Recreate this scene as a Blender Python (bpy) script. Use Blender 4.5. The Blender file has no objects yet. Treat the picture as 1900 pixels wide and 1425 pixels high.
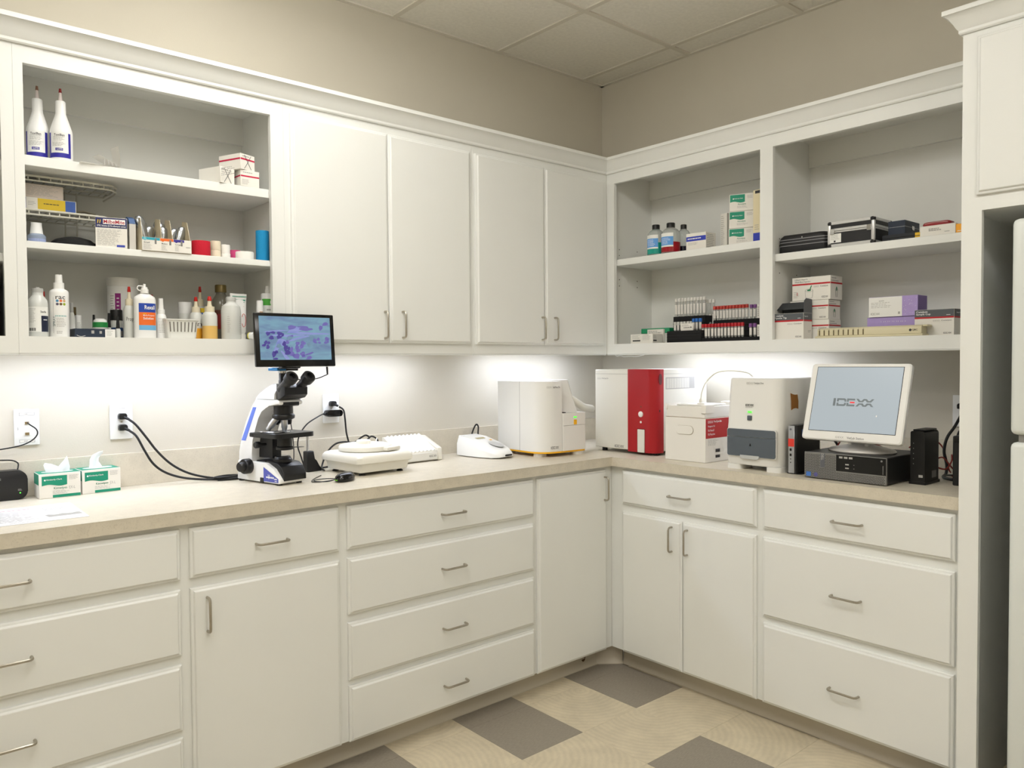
import bpy, bmesh, math, random
from mathutils import Vector, Matrix
random.seed(7)
S = bpy.context.scene
COL = S.collection
PI = math.pi
R = math.radians

# ------------------------------------------------------------------ camera
CAM = Vector((-3.302577, -3.027373, 1.416746)); YAW = -0.7127; PITCH = -0.0288; ROLL = -0.0066; FPX = 1444.64
def cam_axes():
    cy, sy, cp, sp = math.cos(YAW), math.sin(YAW), math.cos(PITCH), math.sin(PITCH)
    f = Vector((-sy*cp, cy*cp, sp)); r = Vector((cy, sy, 0)); u = r.cross(f)
    cr, sr = math.cos(ROLL), math.sin(ROLL)
    return r*cr + u*sr, u*cr - r*sr, f
CR, CU, CF = cam_axes()
cd = bpy.data.cameras.new('camera'); cam = bpy.data.objects.new('camera', cd); COL.objects.link(cam)
cam.matrix_world = Matrix(((CR.x, CU.x, -CF.x, CAM.x), (CR.y, CU.y, -CF.y, CAM.y), (CR.z, CU.z, -CF.z, CAM.z), (0, 0, 0, 1)))
cd.sensor_width = 36; cd.sensor_fit = 'HORIZONTAL'; cd.lens = FPX/1900*36; cd.clip_start = 0.02
S.camera = cam

# ------------------------------------------------------------------ world, exposure
S.view_settings.view_transform = 'Standard'; S.view_settings.look = 'None'
S.view_settings.gamma = 1.0; S.view_settings.use_curve_mapping = False
S.view_settings.exposure = 0.0
W = bpy.data.worlds.new('world'); S.world = W; W.use_nodes = True
W.node_tree.nodes['Background'].inputs[0].default_value = (0.9, 0.88, 0.82, 1)
W.node_tree.nodes['Background'].inputs[1].default_value = 0.02
TROFFER = 11.0       # strength of the ceiling light panels
STRIP = 22.0         # strength of the light bars under the wall cabinets

# ------------------------------------------------------------------ pixel -> place (photo read as 1900 x 1425)
def at(u, v, ax, val):
    d = CF*FPX + CR*(u-950) - CU*(v-712.5); i = 'xyz'.index(ax)
    return CAM + d*((val-CAM[i])/d[i])
def spanA(u0, u1, vt, z0, y, vb=None):
    """x centre, width, height of something facing the room on the left wall at depth y, standing at z0"""
    vm = vt + 20 if vb is None else (vt+vb)/2
    a = at(u0, vm, 'y', y); b = at(u1, vm, 'y', y); t = at((u0+u1)/2, vt, 'y', y)
    return (a.x+b.x)/2, b.x-a.x, t.z-z0
def spanB(u0, u1, vt, z0, x, vb=None):
    vm = vt + 20 if vb is None else (vt+vb)/2
    a = at(u0, vm, 'x', x); b = at(u1, vm, 'x', x); t = at((u0+u1)/2, vt, 'x', x)
    return (a.y+b.y)/2, a.y-b.y, t.z-z0

# ------------------------------------------------------------------ materials
def lin(c):
    c = c/255.0
    return c/12.92 if c <= 0.04045 else ((c+0.055)/1.055)**2.4
MATS = {}
def mat(name, rgb, rough=0.5, metal=0.0, spec=0.5, var=0.0, vscale=8.0, bump=0.0, bscale=60.0, trans=0.0, ior=1.45, coat=0.0, emit=0.0, alpha=1.0, sheen=0.0):
    """rgb in sRGB 0..255; var: slight procedural colour variation; bump: fine procedural relief"""
    if name in MATS: return MATS[name]
    m = bpy.data.materials.new(name); m.use_nodes = True; nt = m.node_tree; b = nt.nodes['Principled BSDF']
    c = tuple(lin(k) for k in rgb)
    b.inputs['Base Color'].default_value = (*c, 1); b.inputs['Roughness'].default_value = rough
    b.inputs['Metallic'].default_value = metal; b.inputs['Specular IOR Level'].default_value = spec
    b.inputs['IOR'].default_value = ior; b.inputs['Transmission Weight'].default_value = trans
    b.inputs['Coat Weight'].default_value = coat; b.inputs['Alpha'].default_value = alpha
    if emit:
        b.inputs['Emission Color'].default_value = (*c, 1); b.inputs['Emission Strength'].default_value = emit
    if var or bump:
        tc = nt.nodes.new('ShaderNodeTexCoord')
        n = nt.nodes.new('ShaderNodeTexNoise'); n.inputs['Scale'].default_value = vscale; n.inputs['Detail'].default_value = 4
        nt.links.new(tc.outputs['Object'], n.inputs['Vector'])
        if var:
            mr = nt.nodes.new('ShaderNodeMapRange'); mr.inputs[1].default_value = .3; mr.inputs[2].default_value = .7
            mr.inputs[3].default_value = 1-var; mr.inputs[4].default_value = 1+var
            nt.links.new(n.outputs['Fac'], mr.inputs[0])
            mx = nt.nodes.new('ShaderNodeVectorMath'); mx.operation = 'SCALE'; mx.inputs[0].default_value = c
            nt.links.new(mr.outputs[0], mx.inputs['Scale']); nt.links.new(mx.outputs[0], b.inputs['Base Color'])
        if bump:
            n2 = nt.nodes.new('ShaderNodeTexNoise'); n2.inputs['Scale'].default_value = bscale; n2.inputs['Detail'].default_value = 3
            nt.links.new(tc.outputs['Object'], n2.inputs['Vector'])
            bp = nt.nodes.new('ShaderNodeBump'); bp.inputs['Strength'].default_value = bump; bp.inputs['Distance'].default_value = 0.002
            nt.links.new(n2.outputs['Fac'], bp.inputs['Height']); nt.links.new(bp.outputs['Normal'], b.inputs['Normal'])
    MATS[name] = m
    return m

CABW  = mat('cabinet_white_paint', (233, 234, 230), .38, var=.012, vscale=3, bump=.05, bscale=180)
CABI  = mat('cabinet_inside_paint', (231, 231, 226), .5, var=.015, vscale=4)
CROWN = mat('trim_white_paint', (234, 235, 231), .4, var=.01)
WALLP = mat('wall_beige_paint', (208, 202, 187), .75, var=.02, vscale=2.5, bump=.12, bscale=220)
STEEL = mat('brushed_nickel', (182, 176, 164), .36, metal=1.0, var=.05, vscale=90)
CHROME = mat('chrome', (205, 205, 205), .15, metal=1.0)
BLACK = mat('black_plastic', (20, 20, 21), .42, bump=.05, bscale=400)
BLACKG = mat('black_gloss', (12, 12, 13), .16)
BLACKC = mat('black_cable_rubber', (16, 16, 18), .45)
WHITE = mat('white_plastic', (232, 231, 226), .35)
WHITEG = mat('white_gloss_plastic', (238, 238, 235), .22)
OFFW  = mat('offwhite_plastic', (226, 222, 210), .38)
CARD  = mat('white_card', (233, 230, 222), .6, var=.01, vscale=12)
INK   = mat('dark_ink', (48, 48, 52), .6)
INKG  = mat('grey_ink', (128, 126, 124), .6)
INKL  = mat('pale_ink', (170, 168, 164), .6)
REDI  = mat('red_ink', (188, 28, 38), .5)
WHITEI = mat('white_ink', (240, 240, 240), .5)

# ------------------------------------------------------------------ mesh helpers
class G:
    """collects geometry for ONE part"""
    def __init__(s): s.bm = bmesh.new()
    def _x(s, vs, M):
        if M is not None: bmesh.ops.transform(s.bm, matrix=M, verts=vs)
    def bx(s, x0, x1, y0, y1, z0, z1, bev=0.0, seg=2, M=None):
        m = Matrix.Translation(((x0+x1)/2, (y0+y1)/2, (z0+z1)/2)) @ Matrix.Diagonal((abs(x1-x0), abs(y1-y0), abs(z1-z0), 1))
        r = bmesh.ops.create_cube(s.bm, size=1.0, matrix=m); vs = r['verts']
        if bev > 0:
            es = list({e for v in vs for e in v.link_edges})
            rr = bmesh.ops.bevel(s.bm, geom=es, offset=bev, segments=seg, profile=.5, affect='EDGES', clamp_overlap=True)
            vs = list({v for f in rr['faces'] for v in f.verts} | {v for v in vs if v.is_valid})
        s._x(vs, M); return s
    def loft(s, rings, caps=True, M=None):
        """rings: list of equal-length lists of points, joined in order"""
        vr = [[s.bm.verts.new(p) for p in rg] for rg in rings]; n = len(vr[0])
        for a, b in zip(vr, vr[1:]):
            for i in range(n):
                j = (i+1) % n
                try: s.bm.faces.new((a[i], a[j], b[j], b[i]))
                except ValueError: pass
        if caps:
            s.bm.faces.new(list(reversed(vr[0]))); s.bm.faces.new(vr[-1])
        s._x([v for rg in vr for v in rg], M); return s
    def lathe(s, prof, n=20, c=(0, 0, 0), sx=1.0, sy=1.0, M=None, caps=True):
        """prof: list of (radius, z) from the bottom up"""
        rings = []
        for r, z in prof:
            r = max(r, 1e-5)
            rings.append([(c[0]+sx*r*math.cos(2*PI*i/n), c[1]+sy*r*math.sin(2*PI*i/n), c[2]+z) for i in range(n)])
        return s.loft(rings, caps, M)
    def cyl(s, p0, p1, r0, r1=None, n=14, M=None):
        p0, p1 = Vector(p0), Vector(p1); d = p1-p0; r1 = r0 if r1 is None else r1
        q = Vector((0, 0, 1)).rotation_difference(d).to_matrix().to_4x4()
        m = Matrix.Translation(p0) @ q
        if M is not None: m = M @ m
        return s.lathe([(r0, 0), (r1, d.length)], n, M=m)
    def prism(s, poly, ax, a0, a1, bev=0.0, seg=2, M=None):
        """poly of 2-D points extruded along ax: x -> (y,z), y -> (x,z), z -> (x,y)"""
        def P(p, a):
            return (a, p[0], p[1]) if ax == 'x' else (p[0], a, p[1]) if ax == 'y' else (p[0], p[1], a)
        va = [s.bm.verts.new(P(p, a0)) for p in poly]; vb = [s.bm.verts.new(P(p, a1)) for p in poly]; n = len(poly); fs = []
        for i in range(n): fs.append(s.bm.faces.new((va[i], va[(i+1) % n], vb[(i+1) % n], vb[i])))
        fs.append(s.bm.faces.new(list(reversed(va)))); fs.append(s.bm.faces.new(vb))
        vs = va+vb
        if bev > 0:
            es = list({e for f in fs for e in f.edges})
            rr = bmesh.ops.bevel(s.bm, geom=es, offset=bev, segments=seg, profile=.5, affect='EDGES', clamp_overlap=True)
            vs = list({v for f in rr['faces'] for v in f.verts} | {v for v in vs if v.is_valid})
        s._x(vs, M); return s
    def tube(s, pts, r, n=7, smooth=6, M=None):
        pts = [Vector(p) for p in pts]
        if smooth and len(pts) > 2:
            P = [pts[0]*2-pts[1]] + pts + [pts[-1]*2-pts[-2]]; out = []
            for i in range(1, len(P)-2):
                for k in range(smooth):
                    t = k/smooth
                    out.append(.5*((2*P[i]) + (P[i+1]-P[i-1])*t + (2*P[i-1]-5*P[i]+4*P[i+1]-P[i+2])*t*t + (3*P[i]-P[i-1]-3*P[i+1]+P[i+2])*t**3))
            out.append(pts[-1]); pts = out
        rings = []; up = None
        for i, p in enumerate(pts):
            t = (pts[min(i+1, len(pts)-1)]-pts[max(i-1, 0)]).normalized()
            if up is None: up = t.orthogonal().normalized()
            up = (up - t*up.dot(t)).normalized(); sd = t.cross(up)
            rings.append([p + (up*math.cos(2*PI*k/n) + sd*math.sin(2*PI*k/n))*r for k in range(n)])
        return s.loft(rings, True, M)
    def quad(s, a, b, c, d):
        s.bm.faces.new([s.bm.verts.new(p) for p in (a, b, c, d)]); return s
    def poly(s, pts):
        s.bm.faces.new([s.bm.verts.new(p) for p in pts]); return s
    def sheet(s, grid, t=0.0):
        """grid of points (rows of equal length) -> surface; t thickens it"""
        vr = [[s.bm.verts.new(p) for p in row] for row in grid]
        fs = []
        for a, b in zip(vr, vr[1:]):
            for i in range(len(a)-1): fs.append(s.bm.faces.new((a[i], a[i+1], b[i+1], b[i])))
        if t: bmesh.ops.solidify(s.bm, geom=fs, thickness=t)
        return s
    def wrap(s, r, z0, z1, a0, a1, n=10, sx=1.0, sy=1.0, c=(0, 0)):
        """label bent round an upright cylinder; angles in degrees, 0 = towards the room (-y), + = right"""
        lo, hi = [], []
        for i in range(n+1):
            a = R(a0+(a1-a0)*i/n); x = c[0]+sx*r*math.sin(a); y = c[1]-sy*r*math.cos(a)
            lo.append((x, y, z0)); hi.append((x, y, z1))
        return s.sheet([lo, hi])
    def out(s, name, m, parent=None, loc=None, rz=0.0, ang=40, flat=False):
        bmesh.ops.recalc_face_normals(s.bm, faces=s.bm.faces[:])
        me = bpy.data.meshes.new(name); s.bm.to_mesh(me); s.bm.free()
        if m: me.materials.append(m)
        if not flat:
            for p in me.polygons: p.use_smooth = True
            me.set_sharp_from_angle(angle=R(ang))
        o = bpy.data.objects.new(name, me); COL.objects.link(o)
        if parent is not None: o.parent = parent
        if loc is not None: o.location = loc
        if rz: o.rotation_euler.z = rz
        return o
def tag(o, label=None, cat=None, group=None, kind=None):
    if label: o['label'] = label
    if cat: o['category'] = cat
    if group: o['group'] = group
    if kind: o['kind'] = kind
    return o
def thing(name, label, cat, loc=(0, 0, 0), rz=0.0, group=None):
    o = bpy.data.objects.new(name, None); COL.objects.link(o); o.location = loc; o.rotation_euler.z = rz; o.empty_display_size = .05
    return tag(o, label, cat, group)
def struct(o): o['kind'] = 'structure'; return o
def copy_tree(o, parent=None):
    c = o.copy(); COL.objects.link(c); c.parent = parent
    for ch in [k for k in o.children]: copy_tree(ch, c)
    return c
FWD = -PI/2      # things on the right-hand wall face the room with this turn

_FONT = {}
def text_mesh(body, bold):
    k = (body, bold)
    if k in _FONT: return _FONT[k]
    cu = bpy.data.curves.new('lettering', 'FONT'); cu.body = body; cu.size = 1; cu.resolution_u = 2; cu.offset = bold
    ob = bpy.data.objects.new('lettering', cu); me0 = ob.to_mesh()
    me = bpy.data.meshes.new('lettering'); bm = bmesh.new(); bm.from_mesh(me0); bm.to_mesh(me); bm.free(); ob.to_mesh_clear()
    bpy.data.objects.remove(ob); bpy.data.curves.remove(cu)
    xs = [v.co.x for v in me.vertices]; ys = [v.co.y for v in me.vertices]
    _FONT[k] = (me, min(xs), max(xs), min(ys), max(ys)); return _FONT[k]
UNREAD = {'TYMPAGESIC', 'Veterinary Ophthalmic', 'LAXATIVE', 'ALOE', 'SNAP', 'FLEXI', 'MONOJECT', 'VACUETTE', 'Cleaning and Care Chart', 'IDEXX Laboratories', 'Link to Cell', 'TEST RESET', 'Water', 'no rub', 'SAMPLE', 'REF', 'Microscope Immersion', 'Veterinary', 'CARE', 'ointment', 'LabVision', '3 DF', 'Elite', 'Lithium', 'Whole Blood', 'CHLORHEXIDINE'}
def words(body, w, h, m, parent, cx, y, cz, bold=0.0, face='front', tilt=0.0, bend=None):
    """flat print: words scaled to w x h, centred at (cx, y, cz) of the parent's front (-y), 'left' (-x), 'right' (+x) or 'top' (+z) side; bend=(radius,cy) wraps round a bottle"""
    if body in UNREAD:      # print that cannot be read in the photo stays as small ragged bars
        k = -cx if face == 'left' else cx
        if tilt: w, h = h, w
        return fineprint(parent, m, k-w/2, k+w/2, y, cz-h/2, cz+h/2, 5 if tilt else 1, face, rag=.05, bend=bend, h=.6) if face != 'top' else fineprint(parent, m, cx-w/2, cx+w/2, cz, y-h/2, y+h/2, 1, 'top', rag=.05, h=.6)
    me, x0, x1, y0, y1 = text_mesh(body, bold)
    n = me.copy(); n.materials.clear(); n.materials.append(m)
    sx = w/(x1-x0); sz = h/(y1-y0); ct, st = math.cos(tilt), math.sin(tilt)
    for v in n.vertices:
        a = (v.co.x-(x0+x1)/2)*sx; b = (v.co.y-(y0+y1)/2)*sz; a, b = a*ct-b*st, a*st+b*ct
        if bend:
            g = (cx+a)/bend[0]; v.co = (bend[0]*math.sin(g), bend[1]-bend[0]*math.cos(g), cz+b)
        elif face == 'front': v.co = (cx+a, y, cz+b)
        elif face == 'right': v.co = (y, cx+a, cz+b)
        elif face == 'left': v.co = (y, cx-a, cz+b)
        else: v.co = (cx+a, y+b, cz)
    o = bpy.data.objects.new('lettering', n); COL.objects.link(o); o.parent = parent; return o
def fineprint(parent, m, x0, x1, y, z0, z1, rows, face='front', name='fine_print', rag=.35, bend=None, h=.42):
    """rows of tiny print too small to read, as thin ragged bars in one part"""
    g = G(); dz = (z1-z0)/rows
    if m is INKG: m = INKL
    if rows > 2: h = min(h, .32)
    for i in range(rows):
        zz = z1-dz*(i+.5); e = x1-(x1-x0)*rag*random.random(); a = x0
        while a < e-1e-4:
            b = min(e, a+(x1-x0)*random.uniform(.08, .22)); t = dz*h/2
            if bend:
                def q(xx, z_): return (bend[0]*math.sin(xx/bend[0]), bend[1]-bend[0]*math.cos(xx/bend[0]), z_)
                g.quad(q(a, zz-t), q(b, zz-t), q(b, zz+t), q(a, zz+t))
            elif face == 'front': g.quad((a, y, zz-t), (b, y, zz-t), (b, y, zz+t), (a, y, zz+t))
            elif face == 'right': g.quad((y, a, zz-t), (y, b, zz-t), (y, b, zz+t), (y, a, zz+t))
            elif face == 'left': g.quad((y, -a, zz-t), (y, -b, zz-t), (y, -b, zz+t), (y, -a, zz+t))
            else: g.quad((a, zz-t, y), (b, zz-t, y), (b, zz+t, y), (a, zz+t, y))
            a = b+(x1-x0)*.03
    return g.out(name, m, parent, flat=True)
def patch(parent, name, m, x0, x1, y, z0, z1, face='front'):
    """flat printed area lying on a side of the parent"""
    g = G()
    if face == 'front': g.quad((x0, y, z0), (x1, y, z0), (x1, y, z1), (x0, y, z1))
    elif face in ('right', 'left'): g.quad((y, x0, z0), (y, x1, z0), (y, x1, z1), (y, x0, z1))
    else: g.quad((x0, z0, y), (x1, z0, y), (x1, z1, y), (x0, z1, y))
    return g.out(name, m, parent, flat=True)

# ================================================================== THE ROOM
HC = 2.965; XL = -4.70; YB = -4.60; TH = .12
CT = .9786; CTB = .9376                      # worktop top / underside
YU = -.344; ZUB = 1.4455; ZUO = 1.5013; ZOT = 2.3036; ZCB = 2.3551; ZCT = 2.4272
DF = -.618; FR = -.637                       # base carcass face / front of doors and drawers
def slab(name, m, x0, x1, y0, y1, z0, z1): return struct(G().bx(x0, x1, y0, y1, z0, z1).out(name, m, flat=True))
slab('wall_left', WALLP, XL-TH, TH, 0, TH, 0, HC+.2)
slab('wall_right', WALLP, 0, TH, YB-TH, 0, 0, HC+.2)
slab('wall_back', WALLP, XL-TH, 0, YB-TH, YB, 0, HC+.2)
slab('wall_far_left', WALLP, XL-TH, XL, YB, 0, 0, HC+.2)

# ---- floor of square vinyl tiles
def floor_mat(name, rgb, dark):
    m = bpy.data.materials.new(name); m.use_nodes = True; nt = m.node_tree; b = nt.nodes['Principled BSDF']
    b.inputs['Roughness'].default_value = .42
    L = nt.links.new
    tc = nt.nodes.new('ShaderNodeTexCoord'); oi = nt.nodes.new('ShaderNodeObjectInfo')
    if dark:
        mp = nt.nodes.new('ShaderNodeMapping'); mp.inputs['Scale'].default_value = (60, 260, 60); L(tc.outputs['Object'], mp.inputs[0])
        n = nt.nodes.new('ShaderNodeTexNoise'); n.inputs['Scale'].default_value = 1; n.inputs['Detail'].default_value = 5; L(mp.outputs[0], n.inputs['Vector'])
        fac = n.outputs['Fac']; lo, hi = .84, 1.14
    else:
        # hand-trowelled rings round a centre that differs from tile to tile
        rv = nt.nodes.new('ShaderNodeTexWhiteNoise'); rv.noise_dimensions = '1D'; L(oi.outputs['Random'], rv.inputs['W'])
        sb = nt.nodes.new('ShaderNodeVectorMath'); sb.operation = 'SUBTRACT'; sb.inputs[1].default_value = (.5, .5, .5); L(rv.outputs['Color'], sb.inputs[0])
        sc = nt.nodes.new('ShaderNodeVectorMath'); sc.operation = 'SCALE'; sc.inputs['Scale'].default_value = .55; L(sb.outputs[0], sc.inputs[0])
        ad = nt.nodes.new('ShaderNodeVectorMath'); ad.operation = 'ADD'; L(tc.outputs['Object'], ad.inputs[0]); L(sc.outputs[0], ad.inputs[1])
        mz = nt.nodes.new('ShaderNodeVectorMath'); mz.operation = 'MULTIPLY'; mz.inputs[1].default_value = (1, 1, 0); L(ad.outputs[0], mz.inputs[0])
        w = nt.nodes.new('ShaderNodeTexWave'); w.wave_type = 'RINGS'; w.rings_direction = 'SPHERICAL'
        w.inputs['Scale'].default_value = 13; w.inputs['Distortion'].default_value = 4.5; w.inputs['Detail'].default_value = 6; w.inputs['Detail Scale'].default_value = 2.0; w.inputs['Detail Roughness'].default_value = .75
        L(mz.outputs[0], w.inputs['Vector'])
        n = nt.nodes.new('ShaderNodeTexNoise'); n.inputs['Scale'].default_value = 9; n.inputs['Detail'].default_value = 5; n.inputs['Roughness'].default_value = .65; L(ad.outputs[0], n.inputs['Vector'])
        mu = nt.nodes.new('ShaderNodeMath'); mu.operation = 'MULTIPLY_ADD'; mu.inputs[1].default_value = .15; L(w.outputs['Fac'], mu.inputs[0]); L(n.outputs['Fac'], mu.inputs[2])
        sb2 = nt.nodes.new('ShaderNodeMath'); sb2.operation = 'SUBTRACT'; sb2.inputs[1].default_value = .08; L(mu.outputs[0], sb2.inputs[0])
        fac = sb2.outputs[0]; lo, hi = .86, 1.10
    mr = nt.nodes.new('ShaderNodeMapRange'); mr.inputs[1].default_value = .25; mr.inputs[2].default_value = .75; mr.inputs[3].default_value = lo; mr.inputs[4].default_value = hi; L(fac, mr.inputs[0])
    mx = nt.nodes.new('ShaderNodeVectorMath'); mx.operation = 'SCALE'; mx.inputs[0].default_value = tuple(lin(k) for k in rgb); L(mr.outputs[0], mx.inputs['Scale'])
    L(mx.outputs[0], b.inputs['Base Color'])
    return m
FL_L = floor_mat('vinyl_tile_cream', (211, 199, 174), False)
FL_D = floor_mat('vinyl_tile_grey', (146, 138, 126), True)
floor = slab('floor', mat('floor_screed', (120, 112, 98), .8, var=.05), XL, 0, YB, 0, -.12, -.003)
TS = .3109; TX0 = -1.4966; TY0 = -.9797
tile_me = {}
for nm, m in (('light', FL_L), ('dark', FL_D)):
    o = G().bx(-TS/2+.0003, TS/2-.0003, -TS/2+.0003, TS/2-.0003, -.003, 0).out('floor_tile', m, flat=True)
    tile_me[nm] = o.data; bpy.data.objects.remove(o)
for i in range(-11, 5):
    for j in range(-12, 4):
        cx = TX0+(i+.5)*TS; cy = TY0+(j+.5)*TS
        if cx+TS/2 > -.2 or cy+TS/2 > -.05 or cx-TS/2 < XL or cy-TS/2 < YB: continue
        if cx > -.55 and cy > -.55: continue
        dark = (i % 2 == 0) if j in (0, 1) else (j % 2 == 0) and ((i % 2 == 0) if j % 4 == 0 else (i % 2 == 1))
        o = bpy.data.objects.new('floor_tile', tile_me['dark' if dark else 'light']); COL.objects.link(o); o.parent = floor
        o.location = (cx, cy, 0); o.rotation_euler.z = random.choice((0, PI/2, PI, -PI/2))

# ---- suspended ceiling: tiles in a T-bar grid, unseen lit panels
CEILT = mat('ceiling_tile_mineral', (242, 239, 230), .9, var=.04, vscale=60, bump=.35, bscale=160)
CEILB = mat('ceiling_grid_metal', (224, 219, 207), .5)
ceiling = slab('ceiling', mat('ceiling_void', (90, 86, 78), .9), XL, 0, YB, 0, HC+.05, HC+.2)
GX = [-.163-.6096*k for k in range(8)]; GY = [-.607-.6096*k for k in range(7)]
xs = [0]+[x for x in GX if x > XL]+[XL]; ys = [0]+[y for y in GY if y > YB]+[YB]
LIT = {(4, 1), (4, 2), (4, 5), (4, 6), (6, 3), (6, 4)}
for i in range(len(xs)-1):
    for j in range(len(ys)-1):
        if (i, j) in LIT: continue
        G().bx(xs[i+1]+.012, xs[i]-.012, ys[j+1]+.012, ys[j]-.012, HC+.002, HC+.018).out('ceiling_tile', CEILT, ceiling, flat=True)
for x in xs[1:-1]: G().bx(x-.0125, x+.0125, YB, 0, HC-.004, HC+.004).out('grid_bar', CEILB, ceiling, flat=True)
for y in ys[1:-1]: G().bx(XL, 0, y-.0125, y+.0125, HC-.0045, HC+.0035).out('grid_bar', CEILB, ceiling, flat=True)
G().bx(XL, 0, -.022, 0, HC-.005, HC+.003).out('wall_angle', CEILB, ceiling, flat=True)
G().bx(-.022, 0, YB, 0, HC-.005, HC+.003).out('wall_angle', CEILB, ceiling, flat=True)
LENS = mat('troffer_diffuser', (254, 252, 248), .5, emit=TROFFER)
def troffer(label, x0, x1, y0, y1):
    t = thing('ceiling_light', label, 'ceiling light', ((x0+x1)/2, (y0+y1)/2, HC), 0, 'unseen drop-lens ceiling light panels')
    hx, hy = (x1-x0)/2-.014, (y1-y0)/2-.014
    g = G(); g.bx(-hx, hx, -hy, -hy+.03, -.002, .05); g.bx(-hx, hx, hy-.03, hy, -.002, .05); g.bx(-hx, -hx+.03, -hy+.03, hy-.03, -.002, .05); g.bx(hx-.03, hx, -hy+.03, hy-.03, -.002, .05)
    g.out('frame', CEILB, t, flat=True)
    G().bx(-hx+.031, hx-.031, -hy+.031, hy-.031, -.085, .012, .02, 3).out('diffuser', LENS, t)  # lens hangs below the ceiling, shaped to brighten it from the side

troffer('unseen drop-lens light panel in the ceiling nearest the counter', xs[5], xs[4], ys[3], ys[1])
troffer('unseen drop-lens light panel in the ceiling near the back wall', xs[5], xs[4], ys[7], ys[5])
troffer('unseen drop-lens light panel in the ceiling over the far left end', xs[7], xs[6], ys[5], ys[3])

# ================================================================== CABINETS
def front(parent, name, x0, x1, z0, z1, y=0.0, t=.019, m=CABW):
    """door or drawer front with a routed edge; the face is at y-t"""
    def ring(d, yy): return [(x0+d, yy, z0+d), (x1-d, yy, z0+d), (x1-d, yy, z1-d), (x0+d, yy, z1-d)]
    return G().loft([ring(0, y), ring(0, y-.0095), ring(.0025, y-.0115), ring(.0075, y-.0122), ring(.0105, y-t+.001), ring(.0125, y-t)]).out(name, m, parent, flat=True)
def pull(parent, cx, cz, y, vert, L=.104, d=.026, r=.0042):
    h = L/2; g = G()
    def P(a, b): return (cx, y-b, cz+a) if vert else (cx+a, y-b, cz)
    pts = [P(-h, 0), P(-h, d*.55)] + [P(-h+d*.42*(1-math.cos(t)), d*.55+d*.45*math.sin(t)) for t in (PI/6, PI/3, PI/2)]
    pts += [P(h-d*.42*(1-math.cos(t)), d*.55+d*.45*math.sin(t)) for t in (PI/2, PI/3, PI/6)] + [P(h, d*.55), P(h, 0)]
    g.tube(pts, r, 8, smooth=0)
    return g.out('handle', STEEL, parent)
def frame_strips(g, x0, x1, z0, z1, y0, y1, ops):
    """face frame with rectangular openings ops = [(x0,x1,z0,z1)] side by side"""
    e = x0
    for a, b, c, d in sorted(ops):
        g.bx(e, a, y0, y1, z0, z1); g.bx(a, b, y0, y1, z0, c); g.bx(a, b, y0, y1, d, z1); e = b
    g.bx(e, x1, y0, y1, z0, z1)
    return g

Z1T, Z1B = .9216, .7693
def base_unit(label, origin, rz, w, fronts, toe=True):
    """origin: left corner of the unit's face at floor; local x along the run, -y to the room. fronts: (kind,x0,x1,z0,z1,handle)"""
    t = thing('base_cabinet', label, 'cabinet', origin, rz, 'white base cabinets')
    g = G(); g.bx(0, w, .019, .60, .094, CTB-.001)
    g.bx(0, w, 0, .019, .094, CTB-.001)
    g.bx(0, w, .075, .095, 0, .094)
    g.out('body', CABW, t, flat=True)
    for kind, x0, x1, z0, z1, hd in fronts:
        f = front(t, kind, x0, x1, z0, z1)
        if hd: pull(f, hd[0], hd[1], -.019, hd[2])
    return t
# left run: local x = world x
def lx(vals, o): return [(k, a-o, b-o, c, d, (h[0]-o, h[1], h[2]) if h else None) for k, a, b, c, d, h in vals]
Y0 = DF
o = -3.445
base_unit('white base cabinet of four wide drawers at the left edge of the photo', (o, Y0, 0), 0, -2.5307-o, lx([
    ('drawer', -3.42, -2.5451, Z1B, Z1T, (-2.985, .8455, False)), ('drawer', -3.42, -2.5451, .5417, .740, (-2.985, .640, False)),
    ('drawer', -3.42, -2.5451, .315, .5143, (-2.982, .414, False)), ('drawer', -3.42, -2.5451, .0943, .293, (-2.98, .19, False))], o))
o = -2.5307
base_unit('white base cabinet with one drawer over a single tall door', (o, Y0, 0), 0, -2.002-o, lx([
    ('drawer', -2.5163, -2.018, Z1B, Z1T, (-2.2625, .8440, False)), ('door', -2.5163, -2.018, .0943, .738, (-2.470, .653, True))], o))
o = -2.002
base_unit('white base cabinet of four drawers with centred handles left of the corner', (o, Y0, 0), 0, -1.1047-o, lx([
    ('drawer', -1.9861, -1.1146, .7698, Z1T, (-1.5405, .8415, False)), ('drawer', -1.9861, -1.1146, .5416, .7387, (-1.5405, .634, False)),
    ('drawer', -1.9861, -1.1146, .311, .512, (-1.5385, .405, False)), ('drawer', -1.9861, -1.1146, .0943, .291, (-1.536, .184, False))], o))
o = -1.1047
base_unit('narrow white corner base cabinet with one full-height door', (o, Y0, 0), 0, .617+o and (-.6175-o), lx([
    ('door', -1.0948, -.666, .0943, Z1T, (-.6865, .838, True))], o))
# right run: local x = -world y
base_unit('white base cabinet with a drawer over a pair of doors right of the corner', (DF, -.619, 0), FWD, 1.389-.619, [
    ('drawer', .6935-.619, 1.3754-.619, .7695, Z1T, (1.018-.619, .840, False)),
    ('door', .6935-.619, 1.0247-.619, .0943, .7366, (.977-.619, .656, True)), ('door', 1.0277-.619, 1.3754-.619, .0943, .7366, (1.0565-.619, .655, True))])
base_unit('white base cabinet of one shallow and two deep drawers beside the refrigerator bay', (DF, -1.389, 0), FWD, 2.104-1.389, [
    ('drawer', 1.4032-1.389, 2.0849-1.389, .7695, Z1T, (1.739-1.389, .8425, False)), ('drawer', 1.4032-1.389, 2.0849-1.389, .4294, .7362, (1.736-1.389, .5755, False)),
    ('drawer', 1.4032-1.389, 2.0849-1.389, .0943, .404, (1.730-1.389, .239, False))])

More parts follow.
